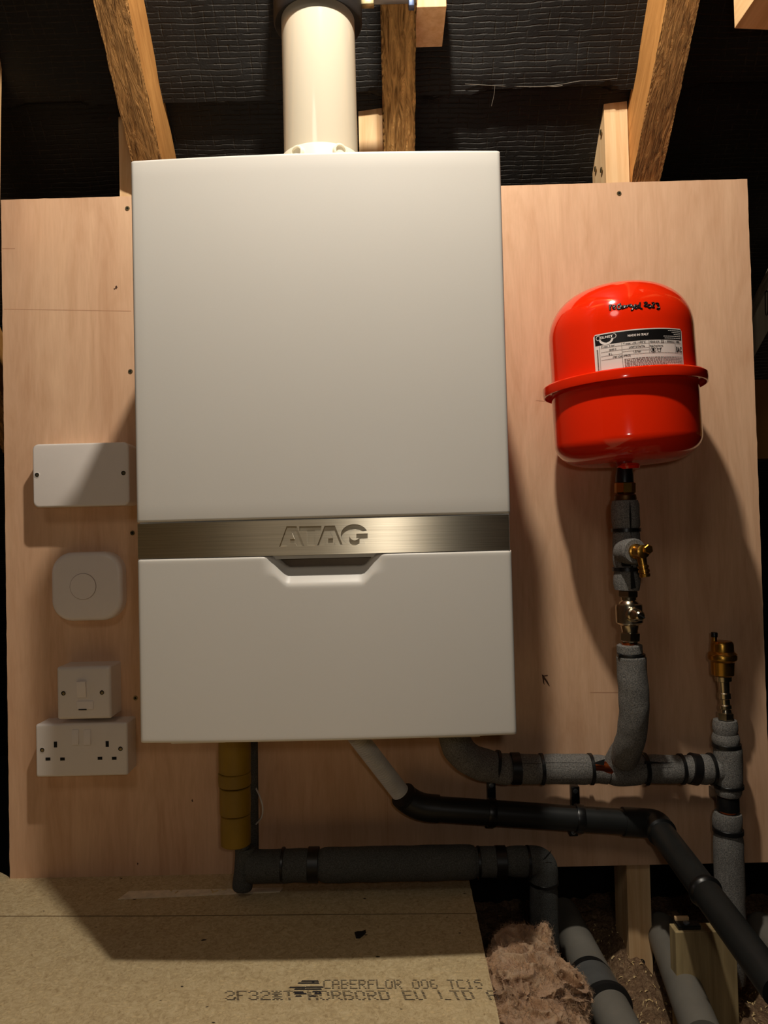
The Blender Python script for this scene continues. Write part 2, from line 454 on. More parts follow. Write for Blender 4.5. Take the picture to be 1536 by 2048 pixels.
XS = [-1.7 + i*0.0125 for i in range(int(3.4/0.0125)+1)]
SS = []
s = s_a
while s < s_b:
    SS.append(s); s += 0.05 if (s < -0.1 or s > 0.9) else 0.0125
SS += [lap_s-0.0005, lap_s+0.0005]; SS.sort()
def felth(x, s):
    k = 0
    for i in range(len(BAY)-1):
        if BAY[i] <= x < BAY[i+1]: k = (x-BAY[i])/(BAY[i+1]-BAY[i])
    sag = -0.010*math.sin(math.pi*k)
    wr = 0.003*noise.noise(Vector((x*9, s*6, 0)))*(math.sin(math.pi*k)) + 0.0015*noise.noise(Vector((x*30, s*24, 4)))*math.sin(math.pi*k)
    ss = s + 0.012*noise.noise(Vector((x*5, 0.3, 0)))
    lap = -0.017*math.exp(-(ss-lap_s)/0.16) if ss > lap_s else 0.0
    return RD + 0.008 + sag + wr + lap - 0.004*math.exp(-((s-lap_s-0.03)/0.02)**2)
V = [[bm.verts.new(roofpt(x, s, felth(x, s))) for s in SS] for x in XS]
for i in range(len(XS)-1):
    for j in range(len(SS)-1):
        f = bm.faces.new((V[i][j], V[i+1][j], V[i+1][j+1], V[i][j+1]))
        for lp, (a, b_) in zip(f.loops, ((i, j), (i+1, j), (i+1, j+1), (i, j+1))): lp[uvl].uv = (XS[a]+2, SS[b_]+2)
ceil = struct('ceiling', bm, FELT, angle=60)
# fine hairs of torn reinforcing string hanging at the lap
bm = bmesh.new()
for (pts, r) in (([(930, 168), (965, 170), (1000, 172), (1040, 173), (1085, 173), (1120, 169), (1160, 162)], 0.00045), ([(990, 172), (988, 190), (983, 212)], 0.0004), ([(1095, 172), (1110, 173), (1125, 171)], 0.0007), ([(1160, 162), (1200, 160), (1235, 157)], 0.0003)):
    P = []
    for (u, v_) in pts:
        d = ray(u, v_); q0 = roofpt(0, 0, RD-0.020)
        tt = (q0-CAM).dot(nrm)/d.dot(nrm); P.append(CAM+d*tt)
    tube(bm, P, r, seg=6, smooth=4)
obj('loose_string', bm, plain('grey_string', srgb(120, 112, 100), 0.8), ceil)['kind'] = 'stuff'

# ------------------------------------------------------------------ floor
fl_y0 = -1.9; thick = 0.022
e0 = at(940, 1768, z=0); e1 = at(1000, 2048, z=0)
def edge_x(y): return e0.x + (e1.x-e0.x)*(y-e0.y)/(e1.y-e0.y)
bm = bmesh.new()
# top outline of the chipboard: stops at the ragged right edge; cut out in front of the board on the left
outline = [(-1.6, fl_y0), (edge_x(fl_y0), fl_y0)]
ys = [e1.y-0.02 + (e0.y-e1.y+0.02)*k/30 for k in range(31)]
for y_ in [fl_y0+0.3*k for k in range(1, 6) if fl_y0+0.3*k < ys[0]-0.02] + ys: outline.append((edge_x(y_)+0.0012*noise.noise(Vector((y_*60, 1, 2))), y_))
cutp = at(0, 1744, z=0)
outline += [(edge_x(0.0), 0.03), (-0.61, 0.03), (-0.622, 0.002), (cutp.x, cutp.y), (-1.6, cutp.y+0.35)]
top = [bm.verts.new((x, y_, 0)) for x, y_ in outline]; bot = [bm.verts.new((x, y_, -thick)) for x, y_ in outline]
bm.faces.new(top); bm.faces.new(bot[::-1])
for i in range(len(top)):
    j = (i+1) % len(top); bm.faces.new((top[i], bot[i], bot[j], top[j]))
floor = struct('floor', bm, MAT['chip'], smooth=False)
ROOTS[floor.name] = floor.location.copy()

F5 = {'A': '01110 10001 10001 11111 10001 10001 10001', 'B': '11110 10001 10001 11110 10001 10001 11110', 'C': '01111 10000 10000 10000 10000 10000 01111',
 'D': '11110 10001 10001 10001 10001 10001 11110', 'E': '11111 10000 10000 11110 10000 10000 11111', 'F': '11111 10000 10000 11110 10000 10000 10000',
 'G': '01111 10000 10000 10011 10001 10001 01111', 'L': '10000 10000 10000 10000 10000 10000 11111', 'N': '10001 11001 11001 10101 10011 10011 10001',
 'O': '01110 10001 10001 10001 10001 10001 01110', 'R': '11110 10001 10001 11110 10100 10010 10001', 'T': '11111 00100 00100 00100 00100 00100 00100',
 'U': '10001 10001 10001 10001 10001 10001 01110', '0': '01110 10001 10001 10001 10001 10001 01110', '1': '00100 01100 00100 00100 00100 00100 01110',
 '2': '01110 10001 00001 00110 01000 10000 11111', '3': '01110 10001 00001 00110 00001 10001 01110', '5': '11111 10000 11110 00001 00001 10001 01110',
 '6': '01110 10000 10000 11110 10001 10001 01110', ' ': '00000 '*7, 'P': '11110 10001 10001 11110 10000 10000 10000', '*': '10101 01110 11111 01110 11111 01110 10101'}
bm = bmesh.new()
def dots(s, u0, u1, v0, v1):
    a = at(u0, v0, z=0); b_ = at(u1, v0-(u1-u0)*0.001, z=0); c_ = at(u0, v1, z=0)
    ex = (b_-a)/len(s); ey = (c_-a)
    for k, ch in enumerate(s):
        rows = F5[ch].split()
        for r in range(7):
            for q in range(5):
                if rows and rows[r][q] == '1' and random.random() > 0.04:
                    o_ = a + ex*(k + q*0.165 + random.uniform(-.01, .01)) + ey*(r/6.4+random.uniform(-.008, .008)); hx = ex*0.092; hy = ey*0.030
                    z = Vector((0, 0, 0.0004))
                    bm.faces.new([bm.verts.new(o_+z+p_) for p_ in (-hx-hy, hx-hy, hx*1.2, hx+hy, -hx+hy, -hx*1.2)])
dots('CABERFLOR 006 TC15', 648, 966, 1961, 1978)
dots('2F32*T NORBORD EU LTD A', 452, 996, 1983, 2001)
# smeared logo block
for (u0, u1, v_) in ((604, 636, 1962), (597, 637, 1966), (580, 610, 1974.5), (612, 645, 1974), (590, 610, 1978), (612, 642, 1978), (588, 606, 1984), (590, 612, 1987), (626, 640, 1983), (630, 642, 1987), (592, 602, 1992), (620, 630, 1992)):
    a = at(u0, v_-1.3, z=0.0005); b_ = at(u1, v_-1.5, z=0.0005); c_ = at(u1+2, v_+1.2, z=0.0005); d_ = at(u0-2, v_+1.3, z=0.0005)
    bm.faces.new([bm.verts.new(p_) for p_ in (a, b_, c_, d_)])
obj('stamped_lettering', bm, MAT['stamp'], floor, smooth=False, label='black dotted lettering stamped on the chipboard')

bm = bmesh.new(); bm.faces.new([bm.verts.new(at(u, v_, z=0.0003)) for u, v_ in ((-10, 1831.5), (300, 1831), (955, 1826), (955, 1827.2), (300, 1832.6), (-10, 1833))])
obj('board_joint', bm, plain('joint_line', srgb(120, 98, 66), 0.9), floor, smooth=False)
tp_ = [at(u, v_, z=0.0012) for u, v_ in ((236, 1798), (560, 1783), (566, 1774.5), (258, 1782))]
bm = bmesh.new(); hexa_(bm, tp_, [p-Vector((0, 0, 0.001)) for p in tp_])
o = obj('light_streak', bm, plain('painted_light_streak', srgb(232, 214, 184), 0.8, var=0.15, nscale=70), smooth=False); tag(o, 'painted streak of light on the chipboard below the yellow pipe', 'strip')  # thin pale solid standing in for a streak of light on the floor

# void below: ground of old insulation, sawdust and debris
t = NT('loft_debris'); n1 = t.noise(t.mapping((1, 1, 1)), 110, 7, 0.78, 1.2); n2 = t.noise(t.mapping((1, 1, 1)), 220, 4, 0.7)
c = t.ramp(n1, [(0.30, srgb(84, 62, 48)), (0.5, srgb(176, 140, 108)), (0.66, srgb(224, 188, 148))])
c = t.mix(c, srgb(200, 170, 120), t.ramp(n2, [(0.64, (0, 0, 0, 1)), (0.72, (0.8, 0.8, 0.8, 1))]))
t.col(c); t.set(0.9, 0, 0.1); pb = t.bump(n1, 1.0, 0.012); t.bump(n2, 0.8, 0.004, pb)
MAT['debris'] = t.m
def ground_z(x, y):
    z = -0.190 + 0.018*noise.noise(Vector((x*9, y*9, 1))) + 0.010*noise.noise(Vector((x*30, y*30, 2))) + 0.004*noise.noise(Vector((x*90, y*90, 5)))
    z += 0.045*math.exp(-(((x-0.375)/0.035)**2+((y-0.05)/0.07)**2))
    z += 0.030*math.exp(-(((x-0.47)/0.03)**2+((y+0.02)/0.09)**2))
    z += 0.020*math.exp(-(((x-0.37)/0.03)**2+((y+0.10)/0.06)**2))
    return z
bm = bmesh.new(); V = {}
gx = [0.02+0.005*i for i in range(170)]; gy = [-0.42+0.006*i for i in range(120)]
for i, x in enumerate(gx):
    for j, y_ in enumerate(gy): V[i, j] = bm.verts.new((x, y_, ground_z(x, y_)))
for i in range(len(gx)-1):
    for j in range(len(gy)-1): bm.faces.new((V[i, j], V[i+1, j], V[i+1, j+1], V[i, j+1]))
o = obj('loft_debris', bm, MAT['debris']); tag(o, 'brown loft dust and old insulation covering the ground below the floor level', 'debris', kind='stuff')
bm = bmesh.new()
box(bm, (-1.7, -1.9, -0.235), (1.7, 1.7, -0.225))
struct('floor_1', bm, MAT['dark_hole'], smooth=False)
# wood shavings
MAT['shaving'] = plain('wood_shaving', srgb(214, 184, 130), 0.7, var=0.25, nscale=80)
bm = bmesh.new()
for k in range(520):
    x = random.uniform(0.29, 0.60); y_ = random.uniform(-0.2, 0.16)
    z = ground_z(x, y_)+0.0015
    L = random.uniform(0.001, 0.0042); wd = random.uniform(0.0004, 0.0013); a = random.uniform(0, math.pi); ti = random.uniform(-.5, .7)
    b_ = bmesh.new(); n_ = 3
    vs = []
    for q in range(n_+1):
        tt = q/n_-0.5
        for sd in (-1, 1): vs.append(b_.verts.new((tt*L*2, sd*wd, 0.0015*math.cos(tt*5)+tt*ti*0.006)))
    for q in range(n_): b_.faces.new((vs[2*q], vs[2*q+1], vs[2*q+3], vs[2*q+2]))
    merge(bm, b_, Matrix.Translation((x, y_, z)) @ Matrix.Rotation(a, 4, 'Z') @ Matrix.Rotation(random.uniform(-.4, .4), 4, 'X'))
o = obj('wood_shavings', bm, MAT['shaving']); tag(o, 'pale wood shavings scattered over the brown dust below the board', 'shavings', kind='stuff')

# ------------------------------------------------------------------ plywood board
BX0, BX1, BH = -0.6238, 0.5962, 1.1013
board = thing('plywood_board', (0, 0.006, 0), 'large pinkish plywood sheet standing upright behind the boiler and pipes', 'board')
bm = bmesh.new()
# ragged outline, front and back
pts = []
for k in range(120): pts.append((BX0 + (BX1-BX0)*k/120, 0.0))
for k in range(110): pts.append((BX1, BH*k/110))
for k in range(120): pts.append((BX1 - (BX1-BX0)*k/120, BH+0.0006*k/60*0))
for k in range(110): pts.append((BX0, BH - BH*k/110))
out = []
for (x, z) in pts:
    j = 0.0006*noise.noise(Vector((x*50, z*50, 0))) + (0.0008*max(0, noise.noise(Vector((x*160, z*160, 3))))**1)
    out.append((x - j*(1 if x == BX0 else (-1 if x == BX1 else 0)), z + (j if z == BH else 0)))
fr = [bm.verts.new((x, 0, z)) for x, z in out]; bk = [bm.verts.new((x, 0.012, z)) for x, z in out]
f1 = bm.faces.new(fr); f2 = bm.faces.new(bk[::-1])
for i in range(len(fr)):
    j = (i+1) % len(fr); f = bm.faces.new((fr[i], bk[i], bk[j], fr[j])); f.material_index = 1
obj('sheet', bm, [MAT['ply'], MAT['ply_edge']], board, smooth=False)
def screw(u, v_, parent, y=0.0, r=0.0038, mat='zinc'):
    c_ = at(u, v_, y=y); bm = bmesh.new()
    lathe(bm, [(0.0001, 0.0012), (r*0.35, 0.0004), (r*0.5, 0.0010), (r*0.95, 0.0010), (r, 0.0004), (r, -0.002)], c_, (0, -1, 0), 20)
    o = obj('screw', bm, MAT[mat], parent)
    bm = bmesh.new()
    for a in (0.4, 0.4+math.pi/2):
        b_ = bmesh.new(); bmesh.ops.create_cube(b_, size=1)
        for q in b_.verts: q.co = Vector((q.co.x*r*1.1, q.co.y*0.001, q.co.z*r*0.28))
        merge(bm, b_, Matrix.Translation(c_+Vector((0, -0.0009, 0))) @ Matrix.Rotation(a, 4, 'Y'))
    obj('screw_slot', bm, MAT['dark_hole'], o, smooth=False)
    return o
for (u, v_) in ((255, 417), (261, 743), (265, 1066), (1238, 387), (271, 1396)): screw(u, v_, board)
# knots and splinter marks in the veneer
SPL = plain('dark_splinter', srgb(74, 44, 22), 0.8)
def mark(pl, y=-0.0003):
    bm = bmesh.new(); bm.faces.new([bm.verts.new(at(u, v_, y=y)) for (u, v_) in pl]); obj('splinter_mark', bm, SPL, board, smooth=False)
for pl in ([(1083.5, 1348.5), (1088, 1351), (1096, 1350), (1095, 1352), (1088.5, 1353), (1095, 1362), (1100, 1373), (1097, 1371), (1090, 1361), (1088, 1359), (1089, 1370), (1086.5, 1366)],
           [(231, 572), (233.5, 571), (235, 575), (232, 579), (230, 576)], [(227, 577), (231, 576), (229, 580)],
           [(383, 1600), (385, 1598), (386, 1603), (384, 1604)], [(274, 1725), (277, 1727), (275, 1731)]):
    mark(pl)
SEAM = plain('veneer_seam_line', srgb(196, 148, 114), 0.8)
for (a, b_) in (((8, 618), (262, 622)), ((4, 497), (30, 497)), ((1072, 801), (1105, 803)), ((1180, 1385), (1236, 1385)), ((774, 1500), (776, 1690))):
    p0, p1 = at(a[0], a[1], y=-0.0002), at(b_[0], b_[1], y=-0.0002)
    up_ = Vector((0, 0, 0.0005)) if abs(p1.x-p0.x) > abs(p1.z-p0.z) else Vector((0.0004, 0, 0))
    bm = bmesh.new(); bm.faces.new([bm.verts.new(q) for q in (p0-up_, p1-up_, p1+up_, p0+up_)]); obj('veneer_seam', bm, SEAM, board, smooth=False)

# ------------------------------------------------------------------ boiler
XC = -0.0790; W2 = 0.2238; ZB, ZT = 0.2990, 0.9990; YF = -0.3150; SAG = 0.0075; R0 = 0.005
boiler = thing('gas_boiler', (XC, -0.16, ZB), 'tall white wall-hung gas boiler with a brushed metal band across its front', 'boiler')
def fy(x): return YF - SAG*(1-((x-XC)/W2)**2)
ztl, ztr = at(278, 1047, y=YF).z, at(1013, 1026, y=YF).z
Z_UP = (ztl+ztr)/2; zbl, zbr = at(283, 1118, y=YF).z, at(1015, 1101, y=YF).z
Z_LO = (zbl+zbr)/2
def dens(a, b_, r, n):
    L = [a, a+r*0.12, a+r*0.35, a+r*0.65, a+r]
    mid = [a+r+(b_-a-2*r)*k/n for k in range(1, n)]
    return L + mid + [a+b_-q for q in L[::-1]]
nl = at(545, 1112, y=YF).x; nr = at(752, 1106, y=YF).x; nbl = at(577, 1131, y=YF).x; nbr = at(724, 1128, y=YF).x
ndz = Z_LO - at(650, 1133, y=YF).z
def sst(t): t = max(0, min(1, t)); return t*t*(3-2*t)
def notch(x):
    if x <= nl or x >= nr: return 0.0
    if x < nbl: return ndz*sst((x-nl)/(nbl-nl)*0.94+0.03) if x > nl else 0
    if x > nbr: return ndz*sst((nr-x)/(nr-nbr)*0.94+0.03)
    return ndz
def panel(zb, zt, has_notch=False, back=-0.285):
    bm = bmesh.new()
    X = dens(XC-W2, XC+W2, R0, 110 if has_notch else 40)
    n = 70 if has_notch else 24
    rows = []
    for x in X:
        ztx = zt - (notch(x) if has_notch else 0)
        Zs = dens(zb, ztx, R0*0.7, n)
        col = []
        for z in Zs:
            ex = W2-abs(x-XC); e1_ = z-zb; e2_ = ztx-z
            y_ = fy(x)
            if ex < R0: y_ += R0-math.sqrt(max(0, R0**2-(R0-ex)**2))
            for e_ in (e1_, e2_):
                rr = R0*0.7
                if e_ < rr: y_ += (rr-math.sqrt(max(0, rr**2-(rr-e_)**2)))*0.9
            if has_notch:
                wn = sst((x-(nl-0.012))/0.030)*sst(((nr+0.012)-x)/0.030)
                d = e2_
                y_ += wn*0.021*max(0, 1-d/0.0215)**1.25
            col.append(bm.verts.new((x, y_, z)))
        rows.append(col)
    for i in range(len(rows)-1):
        for j in range(len(rows[0])-1):
            bm.faces.new((rows[i][j], rows[i+1][j], rows[i+1][j+1], rows[i][j+1]))
    be = [e for e in bm.edges if e.is_boundary]
    r = bmesh.ops.extrude_edge_only(bm, edges=be)
    for v in [g for g in r['geom'] if isinstance(g, bmesh.types.BMVert)]: v.co.y = back
    return bm
obj('upper_front_panel', panel(Z_UP, ZT), MAT['white_steel'], boiler, angle=50)
obj('lower_front_panel', panel(ZB, Z_LO, True), MAT['white_steel'], boiler, angle=50)
bm = bmesh.new(); box(bm, (XC-W2+0.003, -0.29, ZB+0.004), (XC+W2-0.003, -0.014, ZT-0.003), 0.003)
obj('casing', bm, MAT['white_casing'], boiler)
bm = bmesh.new(); box(bm, (nl-0.02, -0.2985, Z_LO-0.045), (nr+0.02, -0.2895, Z_LO+0.002))
obj('handle_recess', bm, MAT['recess'], boiler, label='dark metal recess behind the grip')
# underside flaps
for (u0, u1, v0, v1) in ((356, 462, 1484, 1489), (858, 955, 1473, 1478)):
    a = at(u0, v0, y=-0.27); b_ = at(u1, v1, y=-0.27)
    bm = bmesh.new(); box(bm, (a.x, -0.300, ZB-0.0055), (b_.x, -0.12, ZB+0.006), 0.001)
    obj('underside_cover', bm, MAT['white_casing'], boiler)
# badge band with sunk letters
def badge_poly():
    k = 1/6.98
    def P(l): return [(540+x*k, 1030+y*k) for x, y in l]
    A1 = P([(232, 158), (372, 158), (480, 432), (378, 436), (362, 404), (250, 407), (236, 438), (128, 440)])
    A1h = P([(312, 255), (342, 335), (280, 338)])
    T = P([(408, 160), (718, 152), (714, 214), (628, 216), (628, 428), (520, 430), (516, 218), (412, 222)])
    A2 = P([(762, 152), (905, 146), (1012, 412), (914, 420), (892, 388), (782, 394), (764, 420), (660, 424)])
    A2h = P([(838, 240), (880, 324), (812, 328)])
    def arc(cx, cy, rx, ry, a0, a1, n):
        return [(cx+rx*math.cos(math.radians(a0+(a1-a0)*i/n)), cy-ry*math.sin(math.radians(a0+(a1-a0)*i/n))) for i in range(n+1)]
    G = P(arc(1178, 275, 188, 148, 22, 312, 30) + [(1308, 372), (1322, 410), (1362, 410), (1364, 255), (1205, 262), (1205, 325), (1250, 325)]
          + arc(1180, 280, 72, 74, -45, -318, 18)[0:] + [(1240, 236), (1240, 236)])
    return [[A1, A1h], [T], [A2, A2h], [G]]
polys = badge_poly()
def to_xz(pl): return [(at(u, v_, y=YF-SAG+0.002).x, at(u, v_, y=YF-SAG+0.002).z) for (u, v_) in pl]
bm = bmesh.new()
XB = [XC+(-W2+0.0015) + (2*W2-0.003-0.001)*k/90 for k in range(91)]
bt, bb = Z_UP-0.0012, Z_LO+0.0006
inset = 0.0012
Vf = [[bm.verts.new((x, fy(x)+inset, z)) for z in (bb, bt)] for x in XB]; Vb = [[bm.verts.new((x, fy(x)+inset+0.0030, z)) for z in (bb, bt)] for x in XB]
for i in range(90):
    bm.faces.new((Vf[i][0], Vf[i+1][0], Vf[i+1][1], Vf[i][1])); bm.faces.new((Vb[i][1], Vb[i+1][1], Vb[i+1][0], Vb[i][0]))
    bm.faces.new((Vf[i][1], Vf[i+1][1], Vb[i+1][1], Vb[i][1])); bm.faces.new((Vb[i][0], Vb[i+1][0], Vf[i+1][0], Vf[i][0]))
for i in (0, 90): bm.faces.new((Vf[i][0], Vf[i][1], Vb[i][1], Vb[i][0]))
band = obj('metal_band', bm, MAT['stainless'], boiler, angle=40, label='brushed stainless band')
loc = worldloc(boiler)
cutters = []
lett = bmesh.new()
for grp in polys:
    g2 = [to_xz(p) for p in grp]
    b_ = curve_mesh(g2, 0.007)
    rot = Matrix(((1, 0, 0, -loc.x), (0, 0, 1, YF-SAG-loc.y+0.002), (0, 1, 0, -loc.z), (0, 0, 0, 1)))
    bmesh.ops.transform(b_, matrix=rot, verts=b_.verts[:]); bmesh.ops.recalc_face_normals(b_, faces=b_.faces[:])
    me = bpy.data.meshes.new('cut'); b_.to_mesh(me); b_.free()
    co = bpy.data.objects.new('cut', me); COL.objects.link(co); co.location = loc; cutters.append(co)
    l_ = curve_mesh(g2, 0.0)
    for v in l_.verts: v.co = Vector((v.co.x, fy(v.co.x)+inset+0.0020, v.co.y))
    merge(lett, l_)
for co in cutters:
    md = band.modifiers.new('b', 'BOOLEAN'); md.object = co; md.operation = 'DIFFERENCE'; md.solver = 'EXACT'
bpy.context.view_layer.update()
dg = bpy.context.evaluated_depsgraph_get()
me = bpy.data.meshes.new_from_object(band.evaluated_get(dg)); band.modifiers.clear()
def band_normals(m):
    N = []
    for p in m.polygons:
        p.use_smooth = True
        for li in p.loop_indices:
            if abs(p.normal.y) > 0.9:
                x = m.vertices[m.loops[li].vertex_index].co.x + loc.x
                n_ = Vector((2*SAG*(x-XC)/W2**2, -1, 0)).normalized()
                N.append(n_ if p.normal.y < 0 else -n_)
            else: N.append(p.normal.copy())
    m.normals_split_custom_set(N)
band_normals(me)
if len(me.polygons) > 200: band.data = me
else: print('BOOLEAN FAILED', len(me.polygons))
for co in cutters: bpy.data.objects.remove(co)
for f in lett.faces:
    f.normal_update()
    if f.normal.y > 0: f.normal_flip()
lo_ = obj('lettering', lett, MAT['stainless'], band, smooth=False, label='sunk metal capital letters')
if sum(p.normal.y for p in lo_.data.polygons) > 0: lo_.data.flip_normals()
band_normals(lo_.data)
# dark backing seen in the joint lines round the band
bm = bmesh.new(); box(bm, (XC-W2+0.004, -0.3125, Z_LO-0.004), (XC+W2-0.002, -0.300, Z_UP+0.004))
obj('band_backing', bm, MAT['white_casing'], boiler)

# ------------------------------------------------------------------ flue
FX, FYY = at(640, 240, y=-0.2).x, -0.195
FXT = at(638, 10, y=-0.2).x
flue = thing('flue_pipe', (FX, FYY, ZT-0.003), 'glossy white flue pipe rising from the top of the boiler', 'flue')
bm = bmesh.new(); lathe(bm, [(0.0497, -0.001), (0.0503, 0.02), (0.0503, 0.43)], (FX, FYY, ZT-0.002), (0.0, 0, 1), 96)
obj('pipe', bm, MAT['flue'], flue)
bm = bmesh.new(); lathe(bm, [(0.064, 0), (0.064, 0.006), (0.0605, 0.010), (0.0585, 0.030), (0.0560, 0.0500), (0.0548, 0.0528), (0.0515, 0.0532), (0.0500, 0.0532)], (FX, FYY, ZT-0.002), (0, 0, 1), 96, cap=False)
colr = obj('collar', bm, MAT['flue_collar'], flue, label='cream plastic collar')
for (u, v_, tw) in ((590, 297, 0.0), (684, 292, 0.6)):
    a = at(u, v_, y=FYY-0.057)
    bm = bmesh.new()
    ax = Vector((a.x-FX, a.y-FYY, 0)).normalized()
    q = Vector((FX, FYY, a.z-0.004)) + ax*0.056
    lathe(bm, [(0.0098, -0.004), (0.0098, 0.0050), (0.0086, 0.0062), (0.0070, 0.0062), (0.0066, 0.0030), (0.0001, 0.0028)], q, ax, 28)
    obj('boss', bm, MAT['flue_collar'], colr)
bm = bmesh.new()
zc = at(640, 0, y=FYY-0.05).z
lathe(bm, [(0.0500, -0.004), (0.0585, -0.010), (0.0605, -0.006), (0.0605, 0.055), (0.0500, 0.055)], (FX, FYY, zc+0.009), (0, 0, 1), 96, cap=False)
ring = obj('clamp_ring', bm, MAT['rubber'], flue, label='black clamp ring round the pipe')

# galvanised strap bracket at the very top
br = thing('metal_bracket', at(776, 4, y=-0.19), 'small galvanised bracket screwed across the rafter at the top edge beside the flue', 'bracket')
bm = bmesh.new(); a = at(724, 12, y=-0.18); b_ = at(832, 11, y=-0.18)
box(bm, (a.x, -0.198, a.z), (b_.x, -0.181, a.z+0.03), 0.0012)
obj('channel', bm, MAT['galv'], br)
bm = bmesh.new(); c_ = at(735, 6, y=-0.196); box(bm, (c_.x-0.009, -0.2, c_.z-0.004), (c_.x+0.009, -0.190, c_.z+0.03), 0.001)
obj('nut', bm, MAT['zinc'], br)
bm = bmesh.new(); c_ = at(823, 6, y=-0.2); box(bm, (c_.x-0.004, -0.201, c_.z-0.004), (c_.x+0.004, -0.19, c_.z+0.03), 0.001)
obj('tab', bm, plain('blue_grey_steel', srgb(80, 92, 120), 0.4, 0.7), br)

# ------------------------------------------------------------------ loose timbers
def hexa(bm, front, back, bev=0.0008):
    """prism from 4 front points and 4 back points"""
    b_ = bmesh.new(); A = [b_.verts.new(p) for p in front]; B = [b_.verts.new(p) for p in back]
    b_.faces.new(A); b_.faces.new(B[::-1])
    n = len(A)
    for i in range(n):
        j = (i+1) % n; b_.faces.new((A[i], B[i], B[j], A[j]))
    bmesh.ops.recalc_face_normals(b_, faces=b_.faces[:])
    if bev: bmesh.ops.bevel(b_, geom=b_.edges[:], offset=bev, segments=2, profile=0.5, affect='EDGES')
    merge(bm, b_)
def stud(u0, u1, vtop, zbot, dep, label, slope=True, mat='fresh_wood', yf=0.0125):
    a = at(u0, vtop, y=yf); b_ = at(u1, vtop, y=yf)
    zt = (a.z+b_.z)/2; bm = bmesh.new()
    dz = dep*1.12 if slope else 0
    cut = 0.012 if slope else 0.0
    front = [(a.x, yf, zbot), (b_.x, yf, zbot), (b_.x, yf, zt), (a.x, yf, zt)]
    back = [(a.x, yf+dep, zbot), (b_.x, yf+dep, zbot), (b_.x, yf+dep, zt-dz), (a.x, yf+dep, zt-dz)]
    hexa(bm, front, back)
    return bm
g = 'new timber studs fixed behind the board'
o = thing('timber_stud', at(1232, 300, y=0.05), 'pale timber stud with screw holes in its side, above the board on the right', 'stud', g)
bm = stud(1207, 1254, 191, 0.75, 0.078, '')
obj('timber', bm, MAT['fresh_wood'], o, smooth=False)
xs = at(1207, 300, y=0.0125).x
for (u, v_, yy) in ((1201, 265, 0.033), (1190, 338, 0.066), (1202, 340, 0.028)):
    d = ray(u, v_); tt = (xs-CAM.x)/d.x; q = CAM+d*tt
    bm = bmesh.new(); lathe(bm, [(0.0046, -0.001), (0.0046, 0.0004), (0.002, 0.0004), (0.0001, -0.0002)], q, (-1, 0, 0), 18)
    obj('screw_hole', bm, MAT['zinc'], o)
o = obj('timber_stud', stud(236, 283, 205, 0.75, 0.05, '', True), MAT['fresh_wood'], smooth=False)
tag(o, 'pale timber stud partly hidden behind the boiler below the left rafter', 'stud', g)
o = obj('timber_stud', stud(716, 764, 201, 0.80, 0.05, '', True), MAT['fresh_wood'], smooth=False)
tag(o, 'pale timber stud between the white flue and the middle rafter', 'stud', g)
bm = bmesh.new(); q_ = [at(u, v_, y=-0.10) for u, v_ in ((-16, -60), (-21, 200), (-24, 446), (-90, 446), (-90, -60))]
hexa(bm, q_, [Vector((p.x+(-0.006 if i < 3 else 0.0), p.y+0.045, p.z)) for i, p in enumerate(q_)], 0.0008)
o = obj('timber_upright', bm, MAT['fresh_wood'], smooth=False); tag(o, 'pale sliver of timber at the extreme left edge above the board', 'timber')
# sawn block on the middle rafter
y0, y1 = -0.160, -0.072
zb_ = at(862, 14, y=y0).z
xl = at(833, 14, y=y0).x; xr = at(893, 14, y=y0).x
bm = bmesh.new(); box(bm, (max(xl, 0.0562), y0, zb_), (xr, y1, zb_+0.07), 0.0008)
o = obj('timber_block', bm, MAT['fresh_wood'], smooth=False)
tag(o, 'short pale timber offcut with a sawn end fixed beside the middle rafter', 'timber')
# noggin top right
yn = -0.20
q = [at(1464, -60, y=yn), at(1470, 57, y=yn), at(1508, 0, y=yn-0.0)]
bm = bmesh.new()
A = at(1464, -90, y=yn-0.02); B = at(1469, 57, y=yn); C_ = at(1509, -2, y=yn-0.055); D_ = at(1545, -60, y=yn-0.09)
Br = at(1640, 50, y=yn+0.05); Cr = at(1640, -40, y=yn-0.03)
# end grain (lit) facing left/front, then a long shaded side running right
front = [A, B, C_, D_]
off = Vector((0.30, 0.06, 0.02))
hexa(bm, front, [p+off for p in front], 0.0006)
o = obj('timber_noggin', bm, MAT['fresh_wood_y'], smooth=False)
tag(o, 'pale timber noggin with a bright end in the top right corner', 'timber')
# grey weathered brace behind the right edge
bm = bmesh.new()
a, b_, c_, d_ = at(1440, 770, y=0.10), at(1440, 840, y=0.10), at(1760, 250, y=0.10), at(1760, 120, y=0.10)
hexa(bm, [a, b_, c_, d_], [p+Vector((0, 0.05, 0)) for p in (a, b_, c_, d_)], 0.001)
o = thing('timber_brace', (a+c_)/2, 'weathered grey diagonal brace just behind the right edge of the board', 'brace')
obj('timber', bm, MAT['grey_wood'], o, smooth=False)
bm = bmesh.new()
for pl in ([(1529, 584), (1533, 580), (1536, 582), (1536, 584), (1533, 583.5), (1531.5, 586), (1532, 626), (1530, 624)], [(1530, 624), (1532, 622), (1533, 632), (1531, 630)], [(1535, 584), (1537, 584), (1537, 628), (1533, 632), (1535, 622)]):
    bm.faces.new([bm.verts.new(at(u, v_, y=0.0992)) for u, v_ in pl])
obj('carved_mark', bm, MAT['dark_hole'], o, smooth=False)
# brown joist glimpsed beside/below the board
bm = bmesh.new(); a = at(1500, 760, y=0.3); box(bm, (a.x-0.1, 0.30, a.z-0.16), (a.x+1.0, 0.34, a.z))
o = obj('timber_plank', bm, RM, smooth=False); tag(o, 'dark brown plank in the gloom behind the right edge of the board', 'timber')

